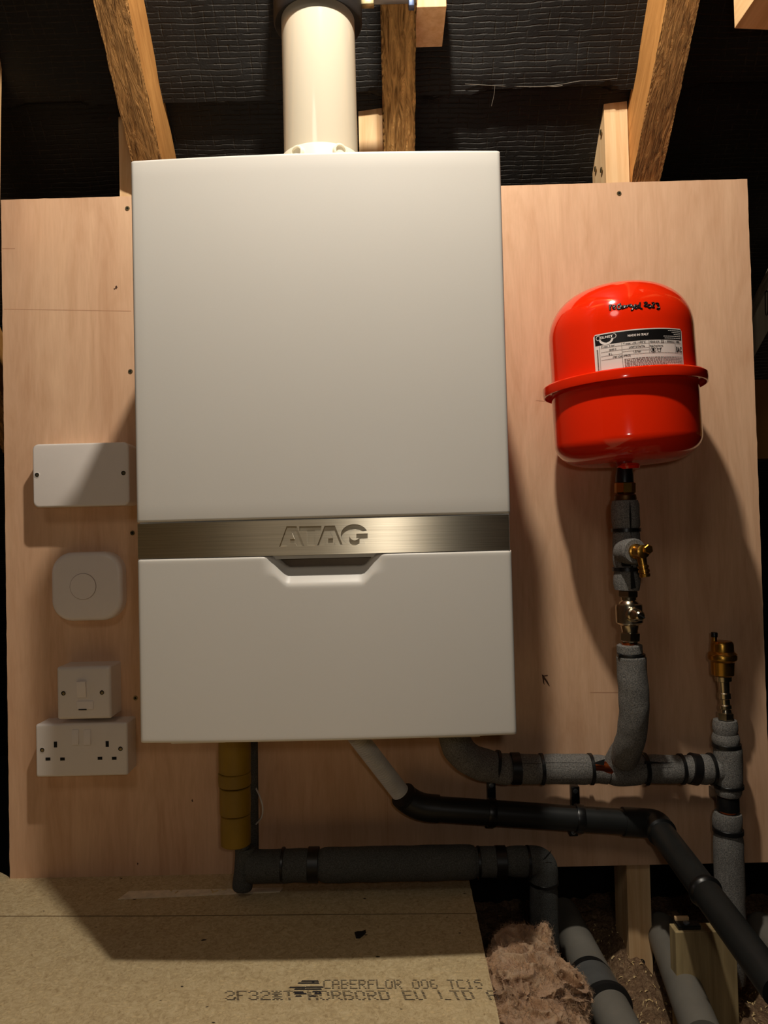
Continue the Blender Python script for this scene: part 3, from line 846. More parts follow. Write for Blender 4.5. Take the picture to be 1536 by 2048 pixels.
# posts under the board
o = thing('timber_post', at(1276, 1930, y=0.0125), 'short pinkish timber post standing in the dust and holding the board up', 'post', None)
a = at(1253, 1735, y=0.0125); b_ = at(1300, 1735, y=0.0125)
bm = bmesh.new(); box(bm, (a.x, 0.0125, -0.20), (b_.x, 0.0125+0.07, 0.05), 0.001); obj('timber', bm, MAT['fresh_wood'], o, smooth=False)
c_ = at(1283, 1925, y=0.0125); bm = bmesh.new(); lathe(bm, [(0.0001, 0), (0.0055, 0.0005), (0.006, -0.002)], c_, (0, -1, 0), 20)
obj('hole', bm, MAT['dark_hole'], o)
YP = -0.13
a = at(1352, 1900, y=YP); b_ = at(1476, 1960, y=YP); tp = at(1380, 1864, y=YP).z
post = thing('timber_post', Vector(((a.x+b_.x)/2, YP, -0.19)), 'greenish treated timber post in the lower right corner with a black clip on top', 'post')
bm = bmesh.new(); box(bm, (a.x, YP, -0.22), (b_.x, YP+0.024, tp), 0.0012); obj('timber', bm, MAT['post_wood'], post, smooth=False)
c_ = at(1416, 2018, y=YP); bm = bmesh.new(); lathe(bm, [(0.0001, 0), (0.0050, 0.0005), (0.0055, -0.002)], c_, (0, -1, 0), 20)
obj('hole', bm, MAT['dark_hole'], post)
clip = thing('pipe_clip', at(1372, 1846, y=YP+0.02), 'black plastic pipe clip lying on the treated post top', 'clip')
a1 = at(1354, 1852, y=YP+0.012); b1 = at(1392, 1852, y=YP+0.012)
bm = bmesh.new(); box(bm, (a1.x-0.001, YP+0.004, tp+0.0005), (b1.x+0.004, YP+0.023, tp+0.0065), 0.001); obj('base', bm, MAT['black_plastic'], clip)
bm = bmesh.new(); box(bm, (a1.x, YP+0.018, tp+0.0060), (a1.x+0.020, YP+0.023, tp+0.0115), 0.0006); obj('lug', bm, MAT['fresh_wood'], clip)
bm = bmesh.new(); lathe(bm, [(0.0045, -0.001), (0.0045, 0.0012), (0.003, 0.002), (0.0001, 0.0022)], (a1.x+0.013, YP+0.011, tp+0.0068), (0, 0, 1), 20); obj('screw', bm, MAT['galv'], clip)

# ------------------------------------------------------------------ pipework
def P_(u, v_, y): return at(u, v_, y=y)
def sleeve(parent, pts, r, mat='foam', name='foam_sleeve', wob=0.0012, smooth=8, seg=28):
    bm = bmesh.new(); Q = [P_(*p) if len(p) == 3 and isinstance(p, tuple) else p for p in pts]
    # subdivide straight pieces so the foam can be uneven
    if len(Q) == 2:
        n = max(3, int((Q[1]-Q[0]).length/0.006)); Q = [Q[0].lerp(Q[1], k/n) for k in range(n+1)]; smooth = 0
    n = len(catmull(Q, smooth)) if smooth else len(Q)
    rr = lambda t: r*(0.90 if t <= 0 or t >= 1 else (0.985 if (t < 1.5/n or t > 1-1.5/n) else 1.0))
    tube(bm, Q, rr, seg=seg, smooth=smooth, wob=wob)
    return obj(name, bm, MAT[mat], parent, angle=40)
def tie(parent, u, v_, y, axis, r, wd=0.0045, name='cable_tie', mat='black_plastic', head=False):
    bm = bmesh.new(); c_ = P_(u, v_, y)
    ringband(bm, c_, axis, r, wd)
    if head:
        h = c_ + Vector((-r*0.95, -r*0.35, 0.001)); box(bm, h-Vector((0.003, 0.003, 0.0025)), h+Vector((0.003, 0.003, 0.0025)), 0.0004)
    return obj(name, bm, MAT[mat], parent)

YV = -0.128   # vessel axis
RF = 0.0205
YH = -0.052   # horizontal run
AX = (P_(1400, 1538, YH)-P_(1100, 1538, YH)).normalized()
# --- horizontal lagged run with elbow up into the boiler
run = thing('lagged_pipe', P_(1180, 1560, YH), 'grey foam lagged pipe running level from under the boiler to the right riser', 'pipe', 'foam lagged pipes')
sleeve(run, [P_(905, 1455, -0.075), P_(915, 1492, -0.072), P_(940, 1518, -0.066), P_(975, 1532, -0.058), P_(1000, 1537, YH), P_(1021, 1537.5, YH)], 0.0235, wob=0.002)
sleeve(run, [P_(1021, 1537.5, YH), P_(1084, 1538, YH)], RF*1.08, 'foam')
sleeve(run, [P_(1084, 1538, YH), P_(1181, 1538, YH)], RF*1.09, 'foam')
sleeve(run, [P_(1181, 1538, YH), P_(1197, 1538, YH), P_(1208, 1540, YH), P_(1216, 1541, YH)], RF*1.02, 'foam')
sleeve(run, [P_(1216, 1540, YH), P_(1286, 1538, YH)], RF*1.14, 'foam')
sleeve(run, [P_(1286, 1538, YH), P_(1364, 1538, YH)], RF*1.04, 'foam')
sleeve(run, [P_(1364, 1538, YH), P_(1392, 1538, YH)], RF*1.02, 'foam')
sleeve(run, [P_(1392, 1538, YH), P_(1424, 1538, YH)], RF*1.10, 'foam')
sleeve(run, [P_(1424, 1538, YH), P_(1444, 1538, YH)], RF*1.02, 'foam')
bm = bmesh.new(); tube(bm, [P_(1185, 1535, YH-0.0105), P_(1240, 1538, YH-0.0105)], 0.0108, seg=20, smooth=0); obj('copper_pipe', bm, MAT['copper'], run, label='bare copper showing through the gap in the foam')
tie(run, 992, 1533, -0.0535, (AX+Vector((0, 0.05, -0.22))), 0.0235, 0.005)
tie(run, 1083, 1538, YH, AX, RF*1.09, 0.005); tie(run, 1181, 1538, YH, AX, RF*1.09, 0.005)
tie(run, 1289, 1538, YH, AX, RF*1.13, 0.006); tie(run, 1362, 1538, YH, AX, RF*1.06, 0.005); tie(run, 1422, 1538, YH, AX, RF*1.11, 0.005)
tie(run, 1031, 1537, YH, AX, RF*1.10, 0.014, 'tape_band', 'tape'); tie(run, 1387, 1538, YH, AX+Vector((0, 0, -0.18)), RF*1.09, 0.013, 'tape_band', 'tape')
# splits along the foam
bm = bmesh.new()
for (pl, yy) in (([(1043, 1526), (1082, 1526.8), (1082, 1527.6), (1043, 1527)], YH-0.0225), ([(1088, 1525.2), (1150, 1525.2), (1174, 1525.8), (1174, 1526.6), (1150, 1526), (1088, 1526)], YH-0.0227),
           ([(1289, 1522), (1330, 1525), (1358, 1524.5), (1330, 1527), (1289, 1528)], YH-0.0228), ([(1186, 1527), (1197, 1522), (1210, 1518), (1208, 1531), (1196, 1529)], YH-0.0225)):
    bm = bmesh.new(); bm.faces.new([bm.verts.new(at(u, v_, y=yy)) for u, v_ in pl]); obj('foam_split', bm, MAT['dark_hole'], run, smooth=False)

# --- vessel drop: lagged pipe from the isolating valve to the run
drop = thing('lagged_pipe', P_(1262, 1500, -0.11), 'grey foam lagged pipe dropping from the isolating valve below the red vessel', 'pipe', 'foam lagged pipes')
sleeve(drop, [P_(1259, 1289, YV), P_(1259.5, 1298, YV), P_(1260, 1307, YV)], 0.0182)
sleeve(drop, [P_(1262, 1311, YV), P_(1263, 1330, YV), P_(1266, 1365, YV), P_(1268, 1400, YV+0.003), P_(1267, 1440, YV+0.009), P_(1262, 1475, YV+0.02), P_(1254, 1500, YV+0.036), P_(1248, 1518, YV+0.054)], 0.0208)
bm = bmesh.new(); tube(bm, [P_(1258, 1284, YV), P_(1262, 1316, YV)], 0.0105, seg=20, smooth=0); obj('copper_pipe', bm, MAT['copper'], drop)
tie(drop, 1262, 1310, YV, (0.02, 0, 1), 0.0186, 0.0045, head=True)
sleeve(drop, [P_(1226, 1548, YH-0.004), P_(1228, 1530, YH-0.008), P_(1236, 1510, YH-0.014), P_(1246, 1498, YH-0.02)], 0.0165, wob=0.003)

# --- lagged tee with drain cock below the vessel
tee = thing('lagged_tee', P_(1254, 1180, YV), 'foam lagged tee directly below the brass union of the red vessel', 'pipe', 'foam lagged pipes')
RT = 0.0195
sleeve(tee, [P_(1250, 1001, YV), P_(1252, 1060, YV)], RT)
sleeve(tee, [P_(1252, 1060, YV), P_(1254, 1137, YV)], RT*1.01)
sleeve(tee, [P_(1254, 1139, YV), P_(1253.5, 1180, YV)], RT*0.97)
tie(tee, 1252, 1060, YV, (0, 0, 1), RT*1.0, 0.0055); tie(tee, 1254, 1138, YV, (0, 0, 1), RT*0.99, 0.0055)
bd = Vector((0.17, -0.98, 0.02)).normalized()
tc_ = P_(1271, 1103, YV-0.040)
sleeve(tee, [tc_-bd*0.034, tc_-bd*0.012, tc_], 0.0178, smooth=4)
bm = bmesh.new()
for pl in ([(1259, 1004), (1260.5, 1004), (1263, 1035), (1262.5, 1078), (1260, 1056), (1258.5, 1030)], [(1262, 1132), (1266, 1132), (1268, 1150), (1272, 1176), (1262, 1178), (1261, 1150)], [(1242, 1122), (1250, 1119), (1262, 1126), (1262, 1133), (1244, 1133)]):
    bm = bmesh.new(); bm.faces.new([bm.verts.new(at(u, v_, y=YV-RT*1.07)) for u, v_ in pl]); obj('foam_split', bm, MAT['dark_hole'], tee, smooth=False)
cock = thing('drain_cock', tc_, 'small brass drain cock poking out of the lagged tee', 'valve')
bm = bmesh.new(); lathe(bm, [(0.0105, -0.002), (0.0105, 0.004), (0.0085, 0.005), (0.0080, 0.016), (0.0092, 0.017), (0.0092, 0.022), (0.006, 0.024)], tc_, bd, 28); obj('body', bm, MAT['brass'], cock)
bm = bmesh.new(); q = tc_ + bd*0.020 + Vector((0.005, 0, 0.003)); lathe(bm, [(0.0068, 0), (0.0068, 0.006), (0.0058, 0.007), (0.0001, 0.0072)], q, bd, 6); obj('spindle_nut', bm, MAT['brass'], cock, smooth=False)
q = tc_ + bd*0.012; sp0 = q + Vector((0.001, -0.002, -0.006)); sd = Vector((0.12, -0.10, -1)).normalized()
bm = bmesh.new(); lathe(bm, [(0.0066, 0), (0.0060, 0.010), (0.0060, 0.013), (0.0074, 0.0135), (0.0074, 0.0165), (0.0062, 0.017), (0.0062, 0.0185), (0.0076, 0.019), (0.0076, 0.0225), (0.0064, 0.023), (0.0064, 0.0245), (0.0074, 0.025), (0.0070, 0.029), (0.005, 0.0292), (0.0048, 0.020)], sp0, sd, 28)
obj('hose_spout', bm, MAT['brass'], cock)

# --- union under the vessel
uni = thing('brass_union', P_(1250, 1000, YV), 'dark brass union nut joining the red vessel to the lagged tee', 'fitting')
def hx(u, v_): return P_(u, v_, YV)
def vprof(bm, rows, y, seg=32, phase=0.0):
    """rows: (u_centre, v, half width px)"""
    pts = [(P_(u, v_, y), (P_(u+hw, v_, y)-P_(u-hw, v_, y)).length/2) for u, v_, hw in rows]
    a = pts[-1][0]; b_ = pts[0][0]; ax = (b_-a).normalized()
    lathe(bm, [(r, (p-a).dot(ax)) for p, r in pts[::-1]], a, ax, seg, phase=phase)
bm = bmesh.new(); vprof(bm, [(1249, 936, 15), (1249, 950, 17.5), (1249, 965, 18)], YV); obj('black_bush', bm, MAT['black_plastic'], uni)
bm = bmesh.new(); vprof(bm, [(1250, 965, 18), (1250, 966.5, 20.5), (1250, 985, 20.5), (1250, 987, 18)], YV, 8, 0.35); obj('union_nut', bm, MAT['brass'], uni, smooth=False)
bm = bmesh.new(); vprof(bm, [(1250, 987, 17), (1250, 991, 21), (1251, 999, 22), (1251, 1003, 20)], YV); obj('flange', bm, plain('tarnished_brass', srgb(96, 68, 40), 0.45, 0.9), uni)

# --- isolating valve
iv = thing('isolating_valve', P_(1256, 1285, YV), 'nickel plated isolating valve between the lagged tee and the lower foam pipe', 'valve')
bm = bmesh.new(); vprof(bm, [(1256, 1180, 17), (1256, 1182, 20.5), (1256, 1192, 20.5), (1256, 1194, 18)], YV, 6, 0.25); obj('compression_nut', bm, MAT['nickel'], iv, smooth=False)
bm = bmesh.new(); vprof(bm, [(1257, 1193, 15), (1257, 1200, 15), (1257, 1203, 18), (1258, 1207, 20), (1258, 1208.5, 25.5), (1259, 1212, 26.5), (1260, 1244, 26.5), (1260, 1247, 24), (1260, 1250, 18), (1260, 1262, 15.5), (1260, 1266, 16)], YV, 36); obj('body', bm, MAT['nickel'], iv)
bm = bmesh.new(); vprof(bm, [(1260, 1264, 17), (1260, 1265.5, 21), (1260, 1280, 20.5), (1260, 1281.5, 17), (1260, 1283, 16), (1260, 1286, 16)], YV, 6, 0.25); obj('compression_nut', bm, MAT['nickel'], iv, smooth=False)
q = P_(1268, 1229, YV-0.019); sd = Vector((0.16, -1, 0.0)).normalized()
bm = bmesh.new(); lathe(bm, [(0.0112, -0.004), (0.0108, 0.003), (0.0090, 0.0045), (0.0086, 0.010), (0.0072, 0.012), (0.0068, 0.0185), (0.0050, 0.0205), (0.0001, 0.021)], q, sd, 28); st_ = obj('spindle', bm, MAT['nickel'], iv)
bm = bmesh.new(); q2 = q+sd*0.0212; b_ = bmesh.new(); bmesh.ops.create_cube(b_, size=1)
for v in b_.verts: v.co = Vector((v.co.x*0.011, v.co.y*0.001, v.co.z*0.0016))
merge(bm, b_, Matrix.Translation(q2) @ Matrix.Rotation(0.5, 4, 'Y')); obj('screwdriver_slot', bm, MAT['dark_hole'], st_, smooth=False)

# --- right riser
YR = -0.055
ris = thing('lagged_pipe', P_(1456, 1800, YR), 'upright grey foam lagged riser at the right edge of the board below the air vent', 'pipe', 'foam lagged pipes')
RR = 0.0212
sleeve(ris, [P_(1450, 1440, YR), P_(1451, 1467, YR)], 0.0186)
sleeve(ris, [P_(1451, 1467, YR), P_(1452, 1487, YR)], 0.0203, wob=0.002)
sleeve(ris, [P_(1455, 1490, YR), P_(1457, 1571, YR)], RR)
sleeve(ris, [P_(1457, 1571, YR), P_(1457, 1590, YR)], RR*0.95, wob=0.002)
sleeve(ris, [P_(1455, 1625, YR), P_(1455, 1660, YR)], RR*1.0, wob=0.002)
sleeve(ris, [P_(1456, 1660, YR), P_(1460, 1800, YR), P_(1464, 1960, YR)], RR*1.02, smooth=6)
bm = bmesh.new(); tube(bm, [P_(1456, 1585, YR), P_(1456, 1632, YR)], 0.0125, seg=20, smooth=0); obj('copper_pipe', bm, MAT['copper'], ris)
bm = bmesh.new(); lathe(bm, [(0.0165, -0.010), (0.0165, 0.010)], P_(1456, 1606, YR), (0, 0, 1), 24); c_ = P_(1456, 1606, YR); box(bm, (c_.x-0.006, YR+0.012, c_.z-0.008), (c_.x+0.006, -0.0003, c_.z+0.008), 0.001); obj('pipe_bracket', bm, MAT['black_plastic'], ris)
tie(ris, 1453, 1490, YR, (0, 0, 1), 0.0200, 0.006); tie(ris, 1457, 1571, YR, (0, 0, 1), RR*0.99, 0.005); tie(ris, 1456, 1660, YR, (0.04, 0, 1), RR*1.0, 0.0065)

# --- automatic air vent
av = thing('air_vent', P_(1450, 1440, YR), 'brass automatic air vent with small black cap on top of the right riser', 'valve')
bm = bmesh.new(); vprof(bm, [(1451, 1424, 13), (1451, 1425.5, 16), (1451, 1438, 16), (1451, 1440, 13.5)], YR, 6, 0.2); obj('hex_nut', bm, MAT['nickel'], av, smooth=False)
bm = bmesh.new(); vprof(bm, [(1446, 1350, 10), (1447, 1352, 16), (1448, 1361, 16), (1448, 1363, 11.5), (1449, 1374, 11), (1449, 1384, 10.5), (1450, 1386, 12.5), (1450, 1396, 12.5), (1450, 1398, 10), (1451, 1408, 10), (1451, 1410, 12), (1451, 1416, 12.5), (1451, 1418, 10.5), (1451, 1425, 12)], YR, 30); obj('check_valve', bm, MAT['nickel'], av)
bm = bmesh.new(); vprof(bm, [(1444, 1281, 6), (1444, 1282, 18), (1444, 1285, 20.5), (1444, 1288, 21.5), (1444, 1302, 22), (1444.5, 1305, 25), (1444.5, 1307, 27.5), (1444.5, 1309, 26.5), (1444.5, 1311, 27.5), (1444.5, 1318, 27.3), (1445, 1321, 25), (1445, 1323, 22.5), (1445, 1349, 21.5), (1445.5, 1351, 19)], YR, 44); obj('body', bm, MAT['brass'], av)
bm = bmesh.new(); vprof(bm, [(1428.5, 1274, 5), (1428.5, 1290, 6)], YR+0.002, 16); obj('cap_stem', bm, MAT['brass'], av)
bm = bmesh.new(); vprof(bm, [(1428.5, 1264.5, 5.5), (1428.5, 1266, 6.5), (1428.5, 1274, 6.3)], YR+0.002, 20); obj('vent_cap', bm, MAT['black_plastic'], av, label='small black cap')

# --- black waste pipe with elbows
YW = -0.046
wp = thing('waste_pipe', P_(1050, 1630, YW), 'black waste pipe falling gently along the board then turning out to the lower right', 'pipe')
RW = 0.0188
bm = bmesh.new(); tube(bm, [P_(862, 1617, YW), P_(1270, 1645, YW)], RW, seg=36, smooth=0); obj('straight_section', bm, MAT['waste'], wp)
bm = bmesh.new(); tube(bm, [P_(806, 1590, YW-0.004), P_(814, 1598, YW), P_(832, 1609, YW), P_(852, 1615, YW), P_(878, 1617.5, YW)], 0.0205, seg=36); obj('elbow', bm, MAT['waste'], wp)
e_a, e_b = P_(1312, 1650, YW-0.008), P_(1560, 1984, -0.40)
dd = (e_b-e_a).normalized()
bm = bmesh.new(); tube(bm, [P_(1246, 1643, YW), P_(1270, 1644.5, YW), P_(1292, 1646, YW), e_a, e_a+dd*0.022], 0.0213, seg=36); obj('elbow', bm, MAT['waste'], wp)
bm = bmesh.new(); tube(bm, [e_a+dd*0.01, e_b], RW, seg=36, smooth=0); obj('straight_section', bm, MAT['waste'], wp)
bm = bmesh.new(); lathe(bm, [(RW, -0.002), (0.0222, 0.0), (0.0222, 0.0045), (RW, 0.007)], e_a+dd*0.019, dd, 40); obj('socket_rim', bm, MAT['black_plastic'], wp)
# coupling ring half way
tt = 0.0
best = None
for k in range(1, 100):
    q = e_a.lerp(e_b, k/100); dq = q-CAM; u = 768+F*dq.dot(RIR)/dq.dot(FW)
    if best is None and u > 1410: best = q
bm = bmesh.new(); lathe(bm, [(RW, -0.006), (0.0212, -0.004), (0.0220, 0.0), (0.0212, 0.003), (RW, 0.006)], best, dd, 44); obj('coupling_ring', bm, MAT['black_plastic'], wp)
# clips
def pclip(u, vt, vb, uc, vc, label):
    c_ = P_(uc, vc, YW)
    o = thing('pipe_clip', P_(uc, vc, 0), label, 'clip', 'black clips holding the waste pipe')
    ax = (P_(uc+30, vc+2.5, YW)-c_).normalized(); bm = bmesh.new(); lathe(bm, [(RW, -0.006), (RW+0.0022, -0.006), (RW+0.0028, -0.004), (RW+0.0028, 0.004), (RW+0.0022, 0.006), (RW, 0.006)], c_, ax, 40); obj('saddle', bm, MAT['black_plastic'], o)
    for (uu, v0, v1) in ((u, vt, vc-20), (u-4, vc+20, vb)):
        a = at(uu-9, v0, y=-0.012); b_ = at(uu+9, v1, y=-0.012); bm = bmesh.new()
        box(bm, (a.x, -0.014, min(a.z, b_.z)), (b_.x, -0.0003, max(a.z, b_.z)), 0.0015); t_ = obj('tab', bm, MAT['black_plastic'], o)
        cz = at(uu, v0+9 if v0 == vt else v1-8, y=-0.014); bm = bmesh.new(); lathe(bm, [(0.0038, -0.001), (0.0038, 0.0012), (0.0022, 0.0014), (0.0018, 0.0004), (0.0001, 0.0004)], cz, (0, -1, 0), 18); obj('screw', bm, MAT['galv'], t_)
pclip(983, 1561, 1656, 983, 1625, 'black pipe clip on the waste pipe below the lagged elbow')
pclip(1151, 1573, 1672, 1158, 1637, 'black pipe clip on the waste pipe near the middle of its run')

# --- white corrugated condensate hose
hs = []
A = P_(712, 1470, -0.10); B = P_(800, 1584, -0.062)
bm = bmesh.new(); L = (B-A).length; nrib = 30
prof = []
for k in range(nrib*6+1):
    ph = k/6; prof.append((0.0126+0.0017*math.cos(ph*2*math.pi), L*k/(nrib*6)))
lathe(bm, prof, A, (B-A), 32)
o = obj('condensate_hose', bm, MAT['hose']); tag(o, 'white corrugated condensate hose slanting from under the boiler into the black pipe', 'hose')

# --- yellow taped gas pipe
YY = -0.078
gp = thing('gas_pipe', P_(470, 1690, YY), 'gas pipe wrapped in yellow tape hanging below the left part of the boiler', 'pipe')
for (v0, v1, u0, hw) in ((1470, 1543, 469, 31.5), (1543, 1570, 469, 32), (1572, 1626, 470, 30.5), (1627, 1688, 471, 29.5)):
    bm = bmesh.new(); vprof(bm, [(u0, v0, hw-1.5), (u0, v0+1.5, hw), (u0, (v0+v1)/2, hw+0.6), (u0+0.6, v1-1.5, hw), (u0+0.6, v1, hw-2)], YY, 40); obj('tape_wrap', bm, MAT['yellow'], gp)
bm = bmesh.new(); vprof(bm, [(476, 1660, 12), (487, 1698, 12)], YY, 24); obj('pipe_end', bm, MAT['foam_dark'], gp)
fd = thing('flow_pipe', P_(502, 1700, -0.05), 'dark lagged pipe close behind the yellow wrapped gas pipe', 'pipe')
bm = bmesh.new(); tube(bm, [P_(498, 1470, -0.045), P_(500, 1700, -0.045)], 0.0135, seg=24, smooth=0); obj('sleeve', bm, MAT['foam_dark'], fd)
bm = bmesh.new(); tube(bm, [P_(511, 1575, -0.05), P_(519, 1592, -0.062), P_(525, 1612, -0.068), P_(524, 1632, -0.066), P_(515, 1645, -0.055), P_(507, 1652, -0.048)], 0.0013, seg=10)
o = obj('loose_cable', bm, MAT['cable']); tag(o, 'thin white cable loop beside the yellow wrapped pipe', 'cable')
bm = bmesh.new(); box(bm, at(515, 1535, y=-0.0022), at(608, 1470, y=-0.0004))
# --- low lagged pipe along the floor
YL = -0.072
lp = thing('lagged_pipe', P_(800, 1760, YL), 'thick dark foam lagged pipe lying along the foot of the board', 'pipe', 'foam lagged pipes')
RL = 0.0215
sleeve(lp, [P_(490, 1694, YL), P_(490, 1720, YL), P_(487, 1752, YL), P_(485, 1778, YL)], 0.0150, 'foam_dark')
sleeve(lp, [P_(495, 1733, YL), P_(640, 1730, YL)], RL*1.1, 'foam_dark')
sleeve(lp, [P_(640, 1730, YL), P_(950, 1724, YL)], RL*1.15, 'foam_dark')
sleeve(lp, [P_(950, 1724, YL), P_(1015, 1723, YL)], RL*1.0, 'foam_dark')
sleeve(lp, [P_(1012, 1723, YL), P_(1058, 1722, YL)], RL*1.02, 'foam_dark')
# mitred elbow corner
bm = bmesh.new(); tube(bm, [P_(1056, 1722, YL), P_(1070, 1722, YL), P_(1079, 1725, YL), P_(1085, 1732, YL), P_(1087, 1744, YL), P_(1087, 1762, YL)], 0.0215, seg=28); obj('foam_sleeve', bm, MAT['foam_dark'], lp)
sleeve(lp, [P_(1087, 1764, YL), P_(1089, 1840, YL), P_(1092, 1935, YL)], 0.0210, 'foam_dark', smooth=6)
for (u, wd, nm, mt) in ((957, 0.004, 'cable_tie', 'black_plastic'), (1001, 0.016, 'tape_band', 'tape'), (1056, 0.004, 'cable_tie', 'black_plastic'), (566, 0.004, 'cable_tie', 'black_plastic'), (627, 0.016, 'tape_band', 'tape')):
    tie(lp, u, 1724 + (1056-u)*0.012, YL, AX, RL*(1.12 if u < 700 else 1.04), wd, nm, mt)
tie(lp, 1087, 1763, YL, (0, 0, 1), 0.0212, 0.0045)
bm = bmesh.new(); bm.faces.new([bm.verts.new(at(u, v_, y=YL-0.0222)) for u, v_ in ((1084, 1722), (1092, 1712), (1103, 1700), (1101, 1706), (1092, 1717))])
obj('foam_split', bm, MAT['dark_hole'], lp, smooth=False)

# --- grey pipes in the void
g3 = 'grey soil pipes crossing the void below the board'
gp1 = thing('soil_pipe', (0.31, -0.12, -0.15), 'thick grey pipe with black sealing rings beside the tuft of insulation', 'pipe', g3)
zc_ = -0.128
q0 = at(1150, 1878, z=zc_); q1 = at(1221, 2020, z=zc_)
d3 = (q1-q0).normalized(); q_s = q0 - d3*0.08; q_e = q1 + d3*0.30
bm = bmesh.new(); tube(bm, [q_s, q_e], 0.0275, seg=48, smooth=0); obj('pipe', bm, MAT['grey_pipe'], gp1)
ck = at(1183, 1965, z=zc_); ck2 = at(1212, 2010, z=zc_)
bm = bmesh.new(); lathe(bm, [(0.0275, 0), (0.0335, 0.001), (0.0335, (ck2-ck).length), (0.0275, (ck2-ck).length+0.001)], ck, d3, 48); obj('coupler', bm, plain('dark_grey_coupler', srgb(92, 92, 90), 0.4), gp1)
bm = bmesh.new(); lathe(bm, [(0.0275, -0.014), (0.0315, -0.013), (0.0340, 0.0), (0.0275, 0.001)], ck, d3, 48); obj('sealing_ring', bm, MAT['rubber'], gp1)
bm = bmesh.new(); lathe(bm, [(0.0275, 0.0), (0.0355, 0.001), (0.0355, 0.008), (0.0275, 0.010)], ck2, d3, 48); obj('sealing_ring', bm, MAT['rubber'], gp1)
for (u0, v0, u1, v1, r, lb) in ((1327, 1868, 1372, 1985, 0.0255, 'dark grey pipe passing behind the treated post'), (1533, 1868, 1600, 1960, 0.0255, 'grey pipe end at the right edge below the waste pipe')):
    a = at(u0, v0, z=-0.12); b_ = at(u1, v1, z=-0.12); dq = (b_-a).normalized(); bm = bmesh.new()
    tube(bm, [a-dq*0.03, a-dq*0.015, a+dq*0.25], lambda t_: r if t_ > 0.01 else r*0.8, seg=40, smooth=0); o = obj('soil_pipe', bm, MAT['grey_pipe']); tag(o, lb, 'pipe', g3)

# ------------------------------------------------------------------ expansion vessel
vc = P_(1246, 773, YV)
TILT = math.radians(-2.1)
VM = Matrix.Translation(vc) @ Matrix.Rotation(TILT, 4, 'Y')
ves = thing('expansion_vessel', vc, 'glossy red expansion vessel with white rating label on the right of the board', 'vessel')
def vbm(prof, seg=96, cap=False):
    bm = bmesh.new(); lathe(bm, prof, (0, 0, 0), (0, 0, 1), seg, cap=cap); bmesh.ops.transform(bm, matrix=VM, verts=bm.verts[:]); return bm
RU = 0.1005; RLW = 0.1015
zt_ = at(1240, 573, y=YV-0.02).z - vc.z + 0.004; zb_ = -(vc.z - at(1250, 944, y=YV).z) - 0.001
up = [(RU, 0.004), (RU, zt_-0.072)]
for k in range(1, 17):
    a = math.radians(90*k/16); up.append((0.0005 + (RU-0.0005)*math.cos(a)**0.72 if k < 16 else 0.0005, zt_-0.072+0.072*math.sin(a)**0.95))
upper_prof = up
obj('upper_shell', vbm(upper_prof), MAT['red'], ves)
lo = [(RLW, -0.004), (RLW, zb_+0.046)]
for k in range(1, 13):
    a = math.radians(90*k/12); lo.append((0.052+(RLW-0.052)*math.cos(a), zb_+0.012+0.034*(1-math.sin(a))))
lo += [(0.040, zb_+0.0108), (0.024, zb_+0.0100), (0.0165, zb_+0.0090), (0.0150, zb_+0.0050), (0.001, zb_+0.0050)]
obj('lower_shell', vbm(lo), MAT['red'], ves)
rim = [(RU-0.001, 0.0066), (0.1075, 0.0070), (0.1125, 0.0062), (0.1138, 0.0045), (0.1140, -0.0030), (0.1130, -0.0075), (0.1112, -0.0080), (0.1108, -0.0045), (0.1075, -0.0015), (RLW-0.001, -0.0010)]
obj('clamp_rim', vbm(rim), MAT['red'], ves)
bm = bmesh.new(); lathe(bm, [(0.0095, -0.004), (0.0095, 0.0005), (0.007, 0.002), (0.003, 0.006), (0.0001, 0.007)], VM @ Vector((-0.004, 0, zt_)), (0, 0, 1), 20); obj('valve_cap', bm, MAT['black_plastic'], ves, label='small black cap on top')
# label on the drum
TC = math.radians(-17.0)
th0 = math.radians(-37.5); th1 = math.radians(33.0)
LR = RU+0.0003
zl1 = at(1280, 657, y=YV-RU).z - vc.z; zl0 = at(1280, 741, y=YV-RU).z - vc.z
LWd = (th1-th0)*LR; LH = zl1-zl0
def wrap(x, y_, lift=0.0): # x,y in metres on the label
    th = th0 + x/LR; r = LR+lift
    return VM @ Vector((r*math.sin(th), -r*math.cos(th), zl0+y_))
def lab_rect(bm, x0, y0, x1, y1, lift, nx=None):
    nx = nx or max(1, int((x1-x0)/0.003))
    for i in range(nx):
        a = x0+(x1-x0)*i/nx; b_ = x0+(x1-x0)*(i+1)/nx
        bm.faces.new([bm.verts.new(wrap(*p, lift)) for p in ((a, y0), (b_, y0), (b_, y1), (a, y1))])
bm = bmesh.new(); nx, ny = 48, 12; rc = 0.003; V = []
for i in range(nx+1):
    x = LWd*i/nx; e_ = min(x, LWd-x); ins = rc-math.sqrt(max(0, rc**2-(rc-e_)**2)) if e_ < rc else 0
    V.append([bm.verts.new(wrap(x, ins+(LH-2*ins)*j/ny, 0.0)) for j in range(ny+1)])
for i in range(nx):
    for j in range(ny): bm.faces.new((V[i][j], V[i+1][j], V[i+1][j+1], V[i][j+1]))
lab = obj('rating_label', bm, MAT['label'], ves, label='white rating label with black header')
mm = LWd/125.0                                    # label units: 125 wide, header on top
H = LH/mm
ink = bmesh.new(); white = bmesh.new(); grey = bmesh.new(); embl = bmesh.new(); head = bmesh.new()
lab_rect(ink, 2*mm, (H-15.5)*mm, 123*mm, (H-1.5)*mm, 0.0002)
